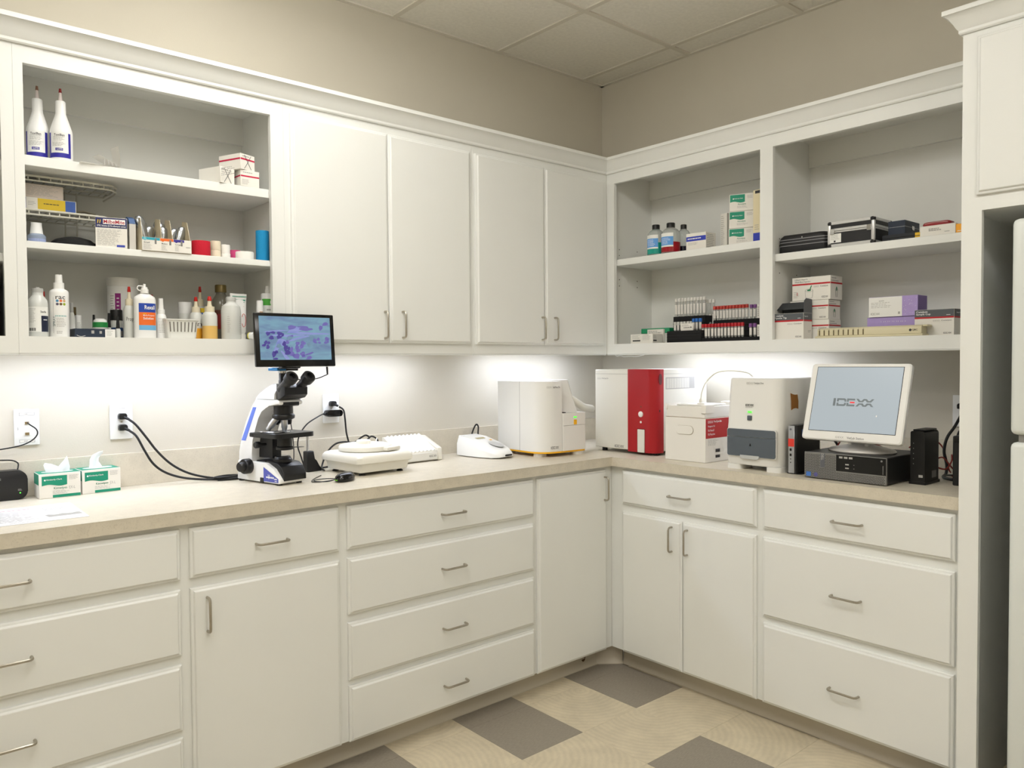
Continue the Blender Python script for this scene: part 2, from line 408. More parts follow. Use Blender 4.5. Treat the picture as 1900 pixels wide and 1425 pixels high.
# vinyl cove base along the toe kicks
COVE = mat('vinyl_cove_base', (196, 188, 172), .45)
def cove(n, M, a0, a1):
    g = G(); prof = [(-.017, 0), (-.0015, 0), (-.0015, .092), (-.004, .092), (-.0055, .03), (-.009, .012), (-.017, .004)]
    g.prism(prof, 'x', a0, a1, M=M); return struct(g.out(n, COVE))
cove('baseboard_left', Matrix.Translation((0, DF+.075, 0)), -3.445, -.655)
cove('baseboard_right', Matrix.Translation((DF+.075, 0, 0)) @ Matrix.Rotation(FWD, 4, 'Z'), .63, 2.104)
dd = Vector((-.5607+.6557, -.6293+.5531, 0)); ln = dd.length
cove('baseboard_corner', Matrix.Translation((-.6557, -.5531, 0)) @ Matrix.Rotation(math.atan2(dd.y, dd.x), 4, 'Z') @ Matrix.Translation((0, .012, 0)), -.004, ln+.004)

# ---- worktop, one L-shaped piece with upstands
def laminate():
    m = mat('speckled_beige_laminate', (210, 202, 184), .36, var=.05, vscale=26, bump=.03, bscale=90)
    nt = m.node_tree; b = nt.nodes['Principled BSDF']
    src = b.inputs['Base Color'].links[0].from_socket
    tc = nt.nodes.new('ShaderNodeTexCoord'); n = nt.nodes.new('ShaderNodeTexNoise'); n.inputs['Scale'].default_value = 210; n.inputs['Detail'].default_value = 2
    nt.links.new(tc.outputs['Object'], n.inputs['Vector'])
    cr = nt.nodes.new('ShaderNodeValToRGB'); cr.color_ramp.elements[0].position = .30; cr.color_ramp.elements[0].color = (.72, .70, .66, 1); cr.color_ramp.elements[1].position = .46; cr.color_ramp.elements[1].color = (1, 1, 1, 1)
    nt.links.new(n.outputs['Fac'], cr.inputs[0])
    mx = nt.nodes.new('ShaderNodeMix'); mx.data_type = 'RGBA'; mx.blend_type = 'MULTIPLY'; mx.inputs[0].default_value = .35
    nt.links.new(src, mx.inputs[6]); nt.links.new(cr.outputs[0], mx.inputs[7]); nt.links.new(mx.outputs[2], b.inputs['Base Color'])
    return m
LAM = laminate()
wt = thing('worktop', 'speckled beige laminate worktop running round the corner on white cabinets', 'countertop', (0, 0, CTB))
CD = -.6445
g = G(); g.prism([(-3.445, -.0005), (-3.445, CD), (CD, CD), (CD, -2.1035), (-.0005, -2.1035), (-.0005, -.0005)], 'z', 0, CT-CTB, bev=.0018, seg=1)
g.out('slab', LAM, wt)
BS = 1.0973-CTB
struct(G().bx(-3.445, -.001, -.019, -.001, CT, CTB+BS, .001, 1).out('trim_5', LAM))
struct(G().bx(-.019, -.001, -2.1035, -.0195, CT, CTB+BS, .001, 1).out('trim_6', LAM))

# ---- wall cabinets
def shelf(parent, x0, x1, z0, z1, y0=.024, y1=.325, name='shelf', t=None):
    return G().bx(x0, x1, y0, y1, z0, z1, .0012, 1).out(name, CABW, parent)
def wall_unit(label, origin, rz, w, ops, fronts=(), shelves=(), doors_open=True, name='wall_cabinet'):
    """local frame: x along the run, z from floor, face at y=0, back at y=.342"""
    t = thing(name, label, 'cabinet', origin, rz, 'white wall cabinets'); D = .342
    g = G(); frame_strips(g, 0, w, ZUB+.006, ZCB+.03, 0, .019, ops); g.out('face_frame', CABW, t, flat=True)
    g = G()
    g.bx(0, w, .019, D, ZCB+.012, ZCB+.03)                       # top
    g.bx(0, w, .019, D, ZUO-.020, ZUO)                           # bottom
    g.bx(0, w, D-.008, D, ZUO, ZCB+.012)                         # back
    xs_ = [0]; 
    g.bx(0, .018, .019, D-.008, ZUO, ZCB+.012); g.bx(w-.018, w, .019, D-.008, ZUO, ZCB+.012)
    for a, b in zip(ops, ops[1:]): mid = (a[1]+b[0])/2; g.bx(mid-.018, mid+.018, .019, D-.008, ZUO, ZCB+.012)
    g.out('body', CABI, t, flat=True)
    for k, (a, b, c, d) in enumerate(ops):                        # hanging rails across the back
        if not fronts:
            G().bx(a-.03 if k else .018, b+.03 if k < len(ops)-1 else w-.018, D-.026, D-.008, ZCB-.09, ZCB+.012).out('hanging_rail', CABI, t, flat=True)
    G().bx(0, w, 0, .012, ZUB, ZUB+.006, .002, 1).out('light_rail', CABW, t)
    for x0, x1, z0, z1, hd in fronts:
        f = front(t, 'door', x0, x1, z0, z1); pull(f, hd[0], hd[1], -.019, True)
    for s_ in shelves: shelf(t, *s_)
    return t
UA = -2.068
SH1 = (2.011, 2.042); SH2 = (1.7655, 1.787)
# open unit beyond the left edge (a sliver shows)
o = -3.445
wall_unit('open white wall cabinet cut off by the left edge of the photo', (o, YU, 0), 0, -2.9-o, [(.045, -2.932-o, ZUO, ZOT)], shelves=[(.019, -2.9-o-.019, 1.985, 2.016), (.019, -2.9-o-.019, 1.72, 1.745)])
o = -2.8995
uo = wall_unit('open white wall cabinet with two shelves of bottles and boxes at left', (o, YU, 0), 0, UA-.0005-o, [(-2.874-o, -2.1166-o, ZUO, ZOT)],
    shelves=[(.019, UA-o-.0195, *SH1), (.019, UA-o-.0195, *SH2)])
o = UA
wall_unit('white wall cabinet with two plain doors next to the open left cabinet', (o, YU, 0), 0, -1.206-o, [(.05, -1.256-o, ZUO, ZOT)],
    [(-2.0455-o, -1.638-o, 1.4935, 2.321, (-1.663-o, 1.5655)), (-1.636-o, -1.225-o, 1.4935, 2.321, (-1.580-o, 1.568))])
o = -1.2055
wall_unit('white wall cabinet with two plain doors tight against the corner', (o, YU, 0), 0, -.3445-o, [(.05, -.3945-o, ZUO, ZOT)],
    [(-1.195-o, -.7865-o, 1.4935, 2.321, (-.811-o, 1.570)), (-.7845-o, -.377-o, 1.4935, 2.321, (-.7305-o, 1.570))])
SHB1 = (1.895, 1.927); SHB2 = (1.829, 1.860)
o = .345
ub = wall_unit('open white wall cabinet with two bays right of the corner', (YU, -o, 0), FWD, 2.104-o, [(.3943-o, 1.2126-o, ZUO, ZOT), (1.272-o, 2.05-o, ZUO, ZOT)],
    shelves=[(.3943-o-.02, 1.2126-o+.008, *SHB1), (1.272-o-.008, 2.05-o+.02, *SHB2)])
# shelf-pin holes in the end panels
def pins(parent, x, z_list, side):
    for yy in (.075, .215):
        for z in z_list: G().cyl((x, yy, z), (x+side*.0004, yy, z), .0028, n=8).out('pin_hole', mat('dark_hole', (70, 62, 50), .9), parent)
pins(ub, .0182, [1.80, 1.832, 1.955, 1.985], 1)
pins(ub, 1.2423-o+.0182, [1.90, 1.93, 1.785], 1)

# ---- crown mouldings
def crown_prof(dz, dy):     # (out from face, up), from the face upward
    return [(0, 0), (.007, 0), (.010, .004), (.010, .012), (.016, .020), (.023, .034), (.031, .047), (.040, .056), (.044, .058), (.046, .058), (.046, .0721), (0, .0721)]
def crown(name, M, a0, a1, m0=0, m1=0, k=1.0):
    """extruded along local x from a0 to a1 with mitres: m=+1 lengthens with projection, -1 shortens"""
    pr = [(p*k, q*k) for p, q in crown_prof(0, 0)]
    return struct(G().loft([[(a0-m0*p, -p, q) for p, q in pr], [(a1+m1*p, -p, q) for p, q in pr]], M=M).out(name, CROWN, ang=25))
crown('trim_1', Matrix.Translation((0, YU, ZCB)), -3.445, YU, 0, -1)
crown('trim_2', Matrix.Translation((YU, 0, ZCB)) @ Matrix.Rotation(FWD, 4, 'Z'), -YU, 2.104, -1, 0)

# ---- refrigerator bay
FX = -.660; FY0 = -2.1045; FY1 = -3.10
t = thing('refrigerator_surround', 'tall white cabinet panel and overhead cupboard framing the refrigerator', 'cabinet', (FX, FY0, 0), FWD)
w = FY0-FY1; ZB = 1.868; ZT = 2.44
g = G(); frame_strips(g, 0, w, 0, ZT, 0, .019, [(.057, w-.057, -.0, ZB)]); g.out('face_frame', CABW, t, flat=True)
g = G(); g.bx(0, .019, .019, .655, 0, ZT); g.bx(w-.019, w, .019, .655, 0, ZT); g.bx(.019, w-.019, .019, .655, ZB, ZB+.019); g.bx(.019, w-.019, .019, .655, ZT-.019, ZT)
g.out('body', CABW, t, flat=True)
front(t, 'door', .044, w/2-.002, 1.914, 2.392); front(t, 'door', w/2+.002, w-.044, 1.914, 2.392)
M1 = Matrix.Translation((FX, FY0, 2.412)) @ Matrix.Rotation(FWD, 4, 'Z')
crown('trim_3', M1, 0, w, 1, 0, 1.0)
M2 = Matrix.Translation((FX, FY0, 2.412)) @ Matrix.Rotation(PI, 4, 'Z')
crown('trim_4', M2, -.655, 0, 0, 1, 1.0)

FRW = mat('refrigerator_white_enamel', (222, 226, 222), .3, bump=.06, bscale=500)
t = thing('refrigerator', 'white top-freezer refrigerator half hidden at the right edge', 'refrigerator', (-.675, -2.2535, 0), FWD)
g = G(); g.bx(.012, .765, .05, .63, .02, 1.80, .01); g.out('body', FRW, t)
G().bx(0, .775, -.025, .045, .12, 1.170, .016, 3).out('refrigerator_door', FRW, t)
G().bx(0, .775, -.025, .045, 1.192, 1.824, .016, 3).out('freezer_door', FRW, t)
G().bx(.02, .05, -.01, .04, 1.168, 1.194).out('hinge', mat('hinge_grey', (150, 150, 148), .4, metal=.6), t)
G().bx(.02, .75, .01, .05, .02, .11).out('grille', BLACK, t)

# ---- light bars under the wall cabinets
BAR = mat('lit_bar_lens', (230, 237, 255), .4, emit=STRIP)
def bar(label, x, y, L, rz):
    t = thing('under_cabinet_light', label, 'light', (x, y, ZUO-.020), rz, 'light bars under the wall cabinets')
    G().bx(-L/2, L/2, -.035, .035, -.022, 0, .003, 1).out('housing', WHITE, t)
    G().bx(-L/2+.012, L/2-.012, -.030, .030, -.0265, -.0222, .001, 1).out('lens', BAR, t)
BY = -.17
bar('slim light bar under the open left wall cabinet', -2.49, BY, .80, 0)
bar('slim light bar under the first pair of plain doors', -1.62, BY, .66, 0)
bar('slim light bar under the pair of doors by the corner', -.63, BY, .62, 0)
bar('slim light bar under the open cabinet right of the corner', BY, -.96, .80, FWD)
bar('slim light bar under the wall cabinet cut off at left', -3.17, BY, .46, 0)
b_ = [c for c in bpy.data.objects if c.name == 'baseboard_left'][0]
g = G(); g.poly([(-.742+.010*math.cos(a)*(1+.4*math.sin(3*a)), DF+.0635, .040+.008*math.sin(a)*(1+.3*math.cos(2*a))) for a in [2*PI*i/14 for i in range(14)]]); g.poly([(-.738, DF+.0634, .044), (-.733, DF+.0634, .044), (-.722, DF+.0634, .066), (-.726, DF+.0634, .067)])
g.out('rust_stain', mat('rust_stain', (84, 60, 38), .9), b_, flat=True)

# ================================================================== ON THE WORKTOP
def rrect(x0, x1, y0, y1, r=(0, 0, 0, 0), n=5):
    """plan outline, radii at (x0,y0) (x1,y0) (x1,y1) (x0,y1)"""
    P = []
    for (cx, cy, sx, sy, a0), q in zip(((x0, y0, 1, 1, PI), (x1, y0, -1, 1, 1.5*PI), (x1, y1, -1, -1, 0), (x0, y1, 1, -1, .5*PI)), r):
        if q <= 0: P.append((cx, cy)); continue
        for i in range(n+1):
            a = a0+.5*PI*i/n; P.append((cx+sx*q+q*math.cos(a), cy+sy*q+q*math.sin(a)))
    return P
def ellipse(cx, cy, rx, ry, n=18): return [(cx+rx*math.cos(2*PI*i/n), cy+ry*math.sin(2*PI*i/n)) for i in range(n)]
LEDG = mat('green_led', (90, 235, 70), .4, emit=1.1)
LOGO = [[(.09, .57), (.09, 1), (.28, 1), (.31, .93), (.325, .82), (.325, .57), (.28, .57), (.28, .70), (.265, .77), (.137, .77), (.137, .57)],
        [(.34, .57), (.34, 1), (.54, 1), (.54, .77), (.388, .77), (.388, .57)],
        [(.565, 1), (.62, 1), (.665, .76), (.70, .76), (.745, 1), (.82, 1), (.865, .76), (.90, .76), (.945, 1), (1, 1), (.93, .57), (.83, .57), (.795, .80), (.77, .80), (.735, .57), (.635, .57)]]
def idexx(parent, cx, y, cz, w, h, m=INK, accent=REDI):
    """block-letter logo split by a level gap, upper half mirrored below"""
    g = G(); X0 = cx-w/2; Z0 = cz-h/2
    g.quad((X0, y, Z0), (X0+.06*w, y, Z0), (X0+.06*w, y, Z0+h), (X0, y, Z0+h))
    for L in LOGO:
        g.poly([(X0+a*w, y, Z0+b*h) for a, b in L]); g.poly([(X0+a*w, y, Z0+(1-b)*h) for a, b in reversed(L)])
    o = g.out('logo', m, parent, flat=True)
    if accent: patch(parent, 'logo_accent', accent, X0+.42*w, X0+.535*w, y, Z0+.41*h, Z0+.59*h)
    return o

# ---- phone base station and its wall jack
t = thing('cordless_phone_station', 'black phone base with green light beside the tissue boxes', 'phone', (-2.932, -.052, CT))
G().prism(rrect(-.088, .088, .001, .096, (.012, .026, .03, .03)), 'y', -.022, .022, .004, 2).out('body', BLACK, t)
words('Panasonic', .052, .0085, INKL, t, -.012, -.0225, .072, .01); words('Link to Cell', .03, .0045, INKG, t, -.012, -.0225, .062)
G().cyl((.066, -.0215, .0225), (.066, -.0230, .0225), .0021, n=10).out('status_light', LEDG, t)
fineprint(t, INKG, .060, .073, -.0225, .029, .036, 2)
def plate(label, name, x, y, z, rz, w=.074, h=.121, group=None):
    t = thing(name, label, 'wall socket', (x, y, z), rz, 'wall plates above the worktop')
    G().bx(-w/2, w/2, -.007, -.0006, -h/2, h/2, .003, 2).out('plate', WHITEG, t); return t
SLOT = mat('socket_slot', (40, 36, 34), .6); BRASS = mat('jack_contacts', (150, 130, 90), .4, metal=.5)
t = plate('white telephone wall plate with a cord in its upper jack', 'phone_jack', -2.8325, 0, 1.2085, 0)
for k, z in enumerate((.0145, -.0215)):
    j = G().bx(-.0085, .0085, -.0095, -.007, z-.0065, z+.0065, .001, 1).out('jack', WHITE, t)
    G().bx(-.006, .006, -.0102, -.0094, z-.0045, z+.004).out('contacts', BRASS, j)
for z in (.044, -.046):
    patch(t, 'label_slot', INKL, -.0225, .0225, -.0073, z-.0055, z+.0055); patch(t, 'label_strip', CARD, -.021, .021, -.0076, z-.0042, z+.0042); words('10A', .011, .005, INKG, t, -.003, -.008, z)
words('10A', .004, .011, INKG, t, -.026, -.0074, -.004)
def cord(name, label, pts, r, m=BLACKC, cat='cable', group=None, n=7, parent=None):
    o = G().tube(pts, r, n, 7).out(name, m, parent)
    if parent is None: tag(o, label, cat, group)
    return o
cord('phone_cable', 'thin black phone cord looping from wall jack to the black phone base', [(-2.8315, -.013, 1.2235), (-2.828, -.036, 1.218), (-2.812, -.046, 1.203), (-2.809, -.042, 1.185), (-2.825, -.036, 1.165), (-2.86, -.034, 1.150), (-2.93, -.030, 1.140),
    (-3.02, -.028, 1.132), (-3.045, -.03, 1.122), (-3.00, -.032, 1.112), (-2.93, -.034, 1.108), (-2.885, -.036, 1.105), (-2.866, -.04, 1.095), (-2.866, -.045, 1.081), (-2.868, -.05, 1.0765)], .0022)

# ---- tissue boxes
GRN = mat('teal_green_print', (22, 142, 112), .55); TISS = mat('soft_white_tissue', (244, 246, 244), .9)
def wavy(x0, x1, zt, zb, amp, y, n=14):
    return [(x0, y, zt)] + [(x0+(x1-x0)*i/n, y, zb+amp*math.sin(2*PI*i/n)) for i in range(n+1)] + [(x1, y, zt)]
def wipes_box(label, x, y, z, rz, w=.121, d=.088, h=.081, opened=True, brand='Kimwipes', sub='EX-L', seed=1, group='green and white tissue boxes'):
    t = thing('tissue_box', label, 'tissue box', (x, y, z), rz, group); hw = w/2; e = .0004
    G().bx(-hw, hw, 0, d, .0003, h, .0012, 1).out('carton', CARD, t)
    G().poly([p for p in (wavy(-hw+.008, hw*.34, h-.008, h*.52, h*.035, -e) if opened else wavy(-hw+.003, hw*.25, h-.003, h*.52, h*.04, -e))]).out('green_panel', GRN, t, flat=True)
    if opened: patch(t, 'green_band', GRN, -hw*.36, hw-.001, -e, .0015, .0105)
    else: patch(t, 'side_band', GRN, .004, d*.97, hw+e, h*.55, h-.002, 'right')
    G().lathe([(.0028, 0), (.0028, .0002)], 12, M=Matrix.Translation((-hw+.017, -e*2, h-.0205)) @ Matrix.Rotation(PI/2, 4, 'X')).out('emblem', WHITEI, t)
    words('Kimberly-Clark', w*.37, h*.075, WHITEI, t, -hw*.27, -e*2, h-.0205, .008)
    words(brand, w*.32, h*.12, mat('green_ink', (38, 120, 92), .6), t, hw*.02, -e, h*.385, .012)
    if sub: words(sub, w*.15, h*.115, INKL, t, hw*.58, -e, h*.39)
    fineprint(t, INKG, -hw*.36, hw*.55, -e, h*.16, h*.31, 4); fineprint(t, INKG, hw*.44, hw*.94, -e, h*.70, h*.90, 5)
    if opened:
        patch(t, 'green_top', GRN, -hw+.001, hw-.001, h+e, .001, d-.001, 'top')
        G().prism(ellipse(0, d*.5, hw*.78, d*.27), 'z', h+.0005, h+.0012).out('opening', mat('tissue_slot', (214, 220, 216), .8), t, flat=True)
        patch(t, 'side_band', GRN, .002, d*.97, -hw-e, h*.55, h-.002, 'left')
    return t
def tissue(parent, rows, t=.0006): return G().sheet(rows, t).out('tissue', TISS, parent, ang=80)
t = wipes_box('green and white tissue box with twin-peaked wipe beside the phone base', -2.7595, -.1165, CT, R(-.6))
tissue(t, [[(-.034, .030, .080), (-.014, .024, .080), (.004, .028, .080), (.020, .022, .080), (.034, .03, .080)],
           [(-.038, .034, .093), (-.016, .026, .088), (.004, .030, .086), (.020, .026, .090), (.036, .034, .096)],
           [(-.040, .042, .106), (-.020, .034, .101), (.002, .038, .094), (.018, .034, .106), (.033, .040, .116)],
           [(-.034, .052, .112), (-.016, .046, .108), (.004, .046, .098), (.020, .044, .118), (.030, .046, .132)]])
t = wipes_box('green and white tissue box with one curled wipe, nearer the wall outlet', -2.632, -.104, CT, R(3.5))
tissue(t, [[(-.030, .034, .080), (-.012, .026, .080), (.006, .030, .080), (.022, .030, .080)],
           [(-.027, .036, .096), (-.014, .030, .092), (.002, .034, .087), (.014, .036, .084)],
           [(-.025, .040, .112), (-.016, .036, .110), (-.004, .040, .106), (.004, .042, .103)],
           [(-.016, .044, .126), (-.010, .040, .124), (.000, .044, .119), (.006, .046, .115)],
           [(.006, .048, .136), (.006, .046, .134), (.010, .048, .128), (.014, .050, .124)],
           [(.024, .050, .138), (.020, .049, .137), (.020, .050, .134), (.022, .052, .131)]])

# ---- printed sheet
t = thing('printed_sheet', 'printed sheet with magenta heading lying on the worktop at left', 'paper', (-2.99, -.388, CT), R(-1.5))
G().bx(-.232, .228, -.146, .146, .0003, .0013).out('sheet', mat('coated_paper', (238, 238, 240), .35), t, flat=True)
words('Cleaning and Care Chart', .14, .008, mat('magenta_ink', (178, 30, 92), .5), t, .055, .096, .0016, .03, face='top')
fineprint(t, INKL, -.05, .12, .0016, -.11, .075, 18, face='top'); fineprint(t, INKL, .14, .215, .0016, .02, .10, 9, face='top')
g = G(); g.poly([(.13+.09*i/8, -.05+.006*math.sin(i*1.9), .0016) for i in range(9)] + [(.222, -.085, .0016), (.136, -.088, .0016)]); g.out('printed_picture', INKL, t, flat=True)
words('IDEXX Laboratories', .05, .006, INKG, t, .06, -.128, .0016, face='top')

# ---- wall outlets with plugs
def outlet(label, x, y, z, rz):
    t = plate(label, 'wall_outlet', x, y, z, rz, .076, .124)
    for s in (1, -1):
        o = G().prism(rrect(-.0165, .0165, s*.0195-.0135, s*.0195+.0135, (.009,)*4), 'y', -.0092, -.007, .0006, 1).out('receptacle', WHITE, t)
        g = G(); g.bx(-.0075, -.0055, -.0096, -.0091, s*.0195-.002, s*.0195+.007); g.bx(.0055, .0075, -.0096, -.0091, s*.0195-.002, s*.0195+.006); g.cyl((0, -.0096, s*.0195-.0065), (0, -.0091, s*.0195-.0065), .0024, n=8); g.out('slots', SLOT, o)
    G().cyl((0, -.0082, 0), (0, -.007, 0), .0028, n=10).out('screw', CHROME, t)
    words('TEST RESET', .024, .004, INKL, t, 0, -.0074, .048)
    return t
def plug(label, x, y, z, rz=0):
    t = thing('power_plug', label, 'plug', (x, y, z), rz, 'black power plugs')
    G().prism([(-.013, -.010), (.013, -.010), (.014, .004), (.010, .011), (-.010, .011), (-.014, .004)], 'y', -.024, -.0003, .002, 1).out('body', BLACK, t)
    g = G(); g.cyl((.004, -.020, -.003), (.016, -.030, -.010), .0058, .0044); g.out('strain_relief', BLACK, t); return t
outlet('white duplex wall outlet with two black plugs above the tissue boxes', -2.5415, 0, 1.2105, 0)
plug('black plug in the upper socket above the tissue boxes', -2.5415, -.0098, 1.2305); plug('black plug in the lower socket above the tissue boxes', -2.5405, -.0098, 1.1905)
cord('power_cable', 'upper black power cord drooping from the left outlet to the microscope', [(-2.5255, -.040, 1.2200), (-2.507, -.060, 1.200), (-2.478, -.075, 1.155), (-2.445, -.080, 1.105), (-2.400, -.085, 1.055), (-2.345, -.090, 1.018), (-2.28, -.095, .995), (-2.215, -.10, .9845), (-2.15, -.085, .9845), (-2.12, -.07, .9845)], .0042)
cord('power_cable', 'lower black power cord drooping from the left outlet to the microscope', [(-2.5245, -.040, 1.1800), (-2.508, -.066, 1.160), (-2.487, -.082, 1.110), (-2.462, -.092, 1.062), (-2.425, -.100, 1.028), (-2.37, -.108, 1.004), (-2.30, -.112, .990), (-2.22, -.118, .9840), (-2.15, -.11, .9840), (-2.10, -.10, .9840)], .0042)
t = cord('coiled_cable', 'bundle of coiled black cord behind the microscope foot', [(-2.245, -.125, .9837), (-2.20, -.140, .9837), (-2.15, -.135, .9837), (-2.13, -.115, .984), (-2.16, -.095, .990), (-2.21, -.100, .993), (-2.255, -.118, .992), (-2.215, -.136, .993), (-2.16, -.126, .9935), (-2.14, -.108, .993)], .0042)
outlet('white duplex wall outlet behind the microscope with plug and adapter', -1.7145, 0, 1.2215, 0)
plug('black plug in the upper socket right of the microscope', -1.7145, -.0098, 1.2425)
t = thing('power_adapter', 'black power adapter in the lower socket right of the microscope', 'power adapter', (-1.718, -.0098, 1.2025))
G().prism(rrect(-.034, .040, -.014, .014, (.012,)*4), 'y', -.034, -.0003, .005, 2).out('body', BLACKG, t)
G().cyl((-.034, -.018, 0), (-.046, -.020, -.002), .006, .004).out('strain_relief', BLACK, t)
cord('adapter_cable', 'thin black cord arching from the adapter down behind the microscope stage', [(-1.768, -.0305, 1.200), (-1.80, -.045, 1.190), (-1.85, -.055, 1.165), (-1.885, -.06, 1.125), (-1.895, -.06, 1.08), (-1.88, -.06, 1.03), (-1.87, -.06, .99), (-1.89, -.06, .9825), (-1.94, -.06, .9825)], .0028)
cord('power_cable', 'black power cord hanging from the plug right of the microscope', [(-1.6965, -.042, 1.230), (-1.680, -.050, 1.215), (-1.676, -.055, 1.18), (-1.672, -.058, 1.12), (-1.662, -.060, 1.07), (-1.672, -.064, 1.035), (-1.70, -.07, 1.005), (-1.74, -.075, .986), (-1.78, -.08, .9832), (-1.82, -.09, .9832)], .0038)
cord('looped_cable', 'black cord rising in loops behind the white centrifuge', [(-1.83, -.16, .9832), (-1.815, -.11, .99), (-1.78, -.085, 1.04), (-1.74, -.082, 1.075), (-1.70, -.088, 1.083), (-1.655, -.092, 1.078), (-1.625, -.095, 1.095), (-1.60, -.095, 1.105), (-1.585, -.10, 1.095), (-1.60, -.105, 1.085), (-1.58, -.11, 1.10), (-1.555, -.115, 1.085), (-1.55, -.115, 1.05), (-1.545, -.11, 1.0), (-1.54, -.10, .9832), (-1.535, -.07, .9832)], .0038)

# ---- microscope (local: faces -y, axis of the optics at y=-.085)
MW = mat('microscope_white_enamel', (236, 236, 234), .25, coat=.3); MB = mat('microscope_black', (22, 22, 24), .35, bump=.04, bscale=500)
MBL = mat('blue_accent', (98, 124, 214), .4); DBL = mat('blue_label', (78, 88, 176), .4)
ms = thing('microscope', 'white and black trinocular microscope with blue accents on the worktop', 'microscope', (-2.098, -.262, CT), R(12)); ms.scale = (.943,)*3
g = G(); g.prism([(.138, .006), (-.130, .006), (-.138, .012), (-.138, .024), (-.098, .062), (-.05, .082), (.05, .082), (.132, .082)], 'x', -.0590, .0590, .004, 2); g.out('base', MW, ms)
for px, py in ((-.05, .12), (.05, .12), (-.045, -.115), (.045, -.115)): G().cyl((px, py, 0), (px, py, .008), .011, n=12).out('foot', BLACK, ms)
arm = [(.138, .05), (.129, .115), (.119, .165), (.081, .235), (.038, .299), (.018, .3255), (-.126, .3255), (-.134, .318), (-.134, .306), (-.07, .302), (-.045, .296), (-.018, .282), (.004, .255), (.026, .21), (.040, .16), (.046, .11), (.046, .05)]
G().prism(arm, 'x', -.054, .054, .005, 2).out('arm', MW, ms, ang=30)
def strip(pa, off):   # accent band lying on the arm's left cheek
    g = G(); g.poly([(-.0546, y, z) for y, z in pa]); return g.out('blue_band', MBL, ms, flat=True)
strip([(.113, .160), (.033, .294), (.010, .294), (.085, .160)], 0)
G().loft([[(-.053, .018, .3265), (.053, .018, .3265), (.053, -.1, .3265), (-.053, -.1, .3265)], [(-.050, -.004, .348), (.050, -.004, .348), (.050, -.1, .348), (-.050, -.1, .348)],
          [(-.038, -.030, .368), (.038, -.030, .368), (.038, -.1, .368), (-.038, -.1, .368)], [(-.030, -.055, .382), (.030, -.055, .382), (.030, -.1, .382), (-.030, -.1, .382)], [(-.024, -.068, .386), (.024, -.068, .386), (.024, -.1, .386), (-.024, -.1, .386)]]).out('head', MW, ms, ang=50)
hb = G().loft([[(-.042, -.098, .330), (.042, -.098, .330), (.040, -.098, .386), (-.040, -.098, .386)], [(-.052, -.120, .326), (.052, -.120, .326), (.050, -.125, .384), (-.050, -.125, .384)],
          [(-.056, -.146, .332), (.056, -.146, .332), (.056, -.150, .380), (-.056, -.150, .380)], [(-.052, -.165, .345), (.052, -.165, .345), (.052, -.166, .372), (-.052, -.166, .372)]])
hb.out('binocular_head', MB, ms, ang=50)
for s in (-1, 1):
    c0 = Vector((s*.037, -.125, .362)); dr = Vector((s*.003, -.075, .056)).normalized()
    tb = G(); tb.cyl(c0, c0+dr*.062, .0185, .0178, 18); tb = tb.out('eyepiece_tube', mat('eyepiece_grey', (58, 58, 60), .3, metal=.4), ms)
    e = G(); M_ = Matrix.Translation(c0+dr*.058) @ Vector((0, 0, 1)).rotation_difference(dr).to_matrix().to_4x4()
    e.lathe([(.0190, 0), (.0240, .004), (.0250, .016), (.0250, .030), (.0215, .034), (.0135, .034), (.0125, .024), (.0001, .024)], 20, M=M_); e.out('eyecup', BLACK, tb)
    G().lathe([(.0112, 0), (.0112, .0008)], 16, M=M_ @ Matrix.Translation((0, 0, .0243))).out('lens', BLACKG, tb)
G().lathe([(.0165, .384), (.0165, .398), (.0150, .400), (.0150, .426), (.0165, .427)], 18, c=(0, -.085, 0)).out('phototube', MB, ms)
G().lathe([(.018, .426), (.018, .4345)], 18, c=(0, -.085, 0)).out('silver_collar', CHROME, ms)
G().bx(-.046, -.006, -.115, -.055, .4350, .4475, .002, 1).out('camera_blue', mat('camera_blue_shell', (44, 120, 178), .3, metal=.5), ms)
G().bx(-.0055, .050, -.115, -.055, .4350, .4475, .002, 1).out('camera_black', BLACK, ms)
# nosepiece and objectives
G().lathe([(.030, .246), (.042, .252), (.043, .262), (.040, .268), (.037, .270), (.036, .300)], 22, c=(0, -.085, 0)).out('nosepiece', MB, ms)
G().bx(-.040, .040, -.131, -.06, .300, .3190, .004, 1, M=Matrix.Translation((0, -.0035, 0))).out('arm_underside', MB, ms)
OBJ = mat('objective_chrome', (214, 216, 220), .36, metal=1.0)
def objective(p0, dr, L, m=OBJ):
    dr = Vector(dr).normalized(); p0 = Vector(p0); M_ = Matrix.Translation(p0) @ Vector((0, 0, 1)).rotation_difference(dr).to_matrix().to_4x4()
    G().lathe([(.0125, 0), (.0125, L*.62), (.010, L*.70), (.0095, L*.92), (.006, L), (.0001, L)], 16, M=M_).out('objective', m, ms)
objective((0, -.090, .250), (0, 0, -1), .052); objective((-.026, -.075, .252), (-.55, .32, -.85), .056); objective((.026, -.075, .252), (.55, .3, -.85), .030, MB); objective((0, -.058, .252), (0, .6, -.8), .03, MB)
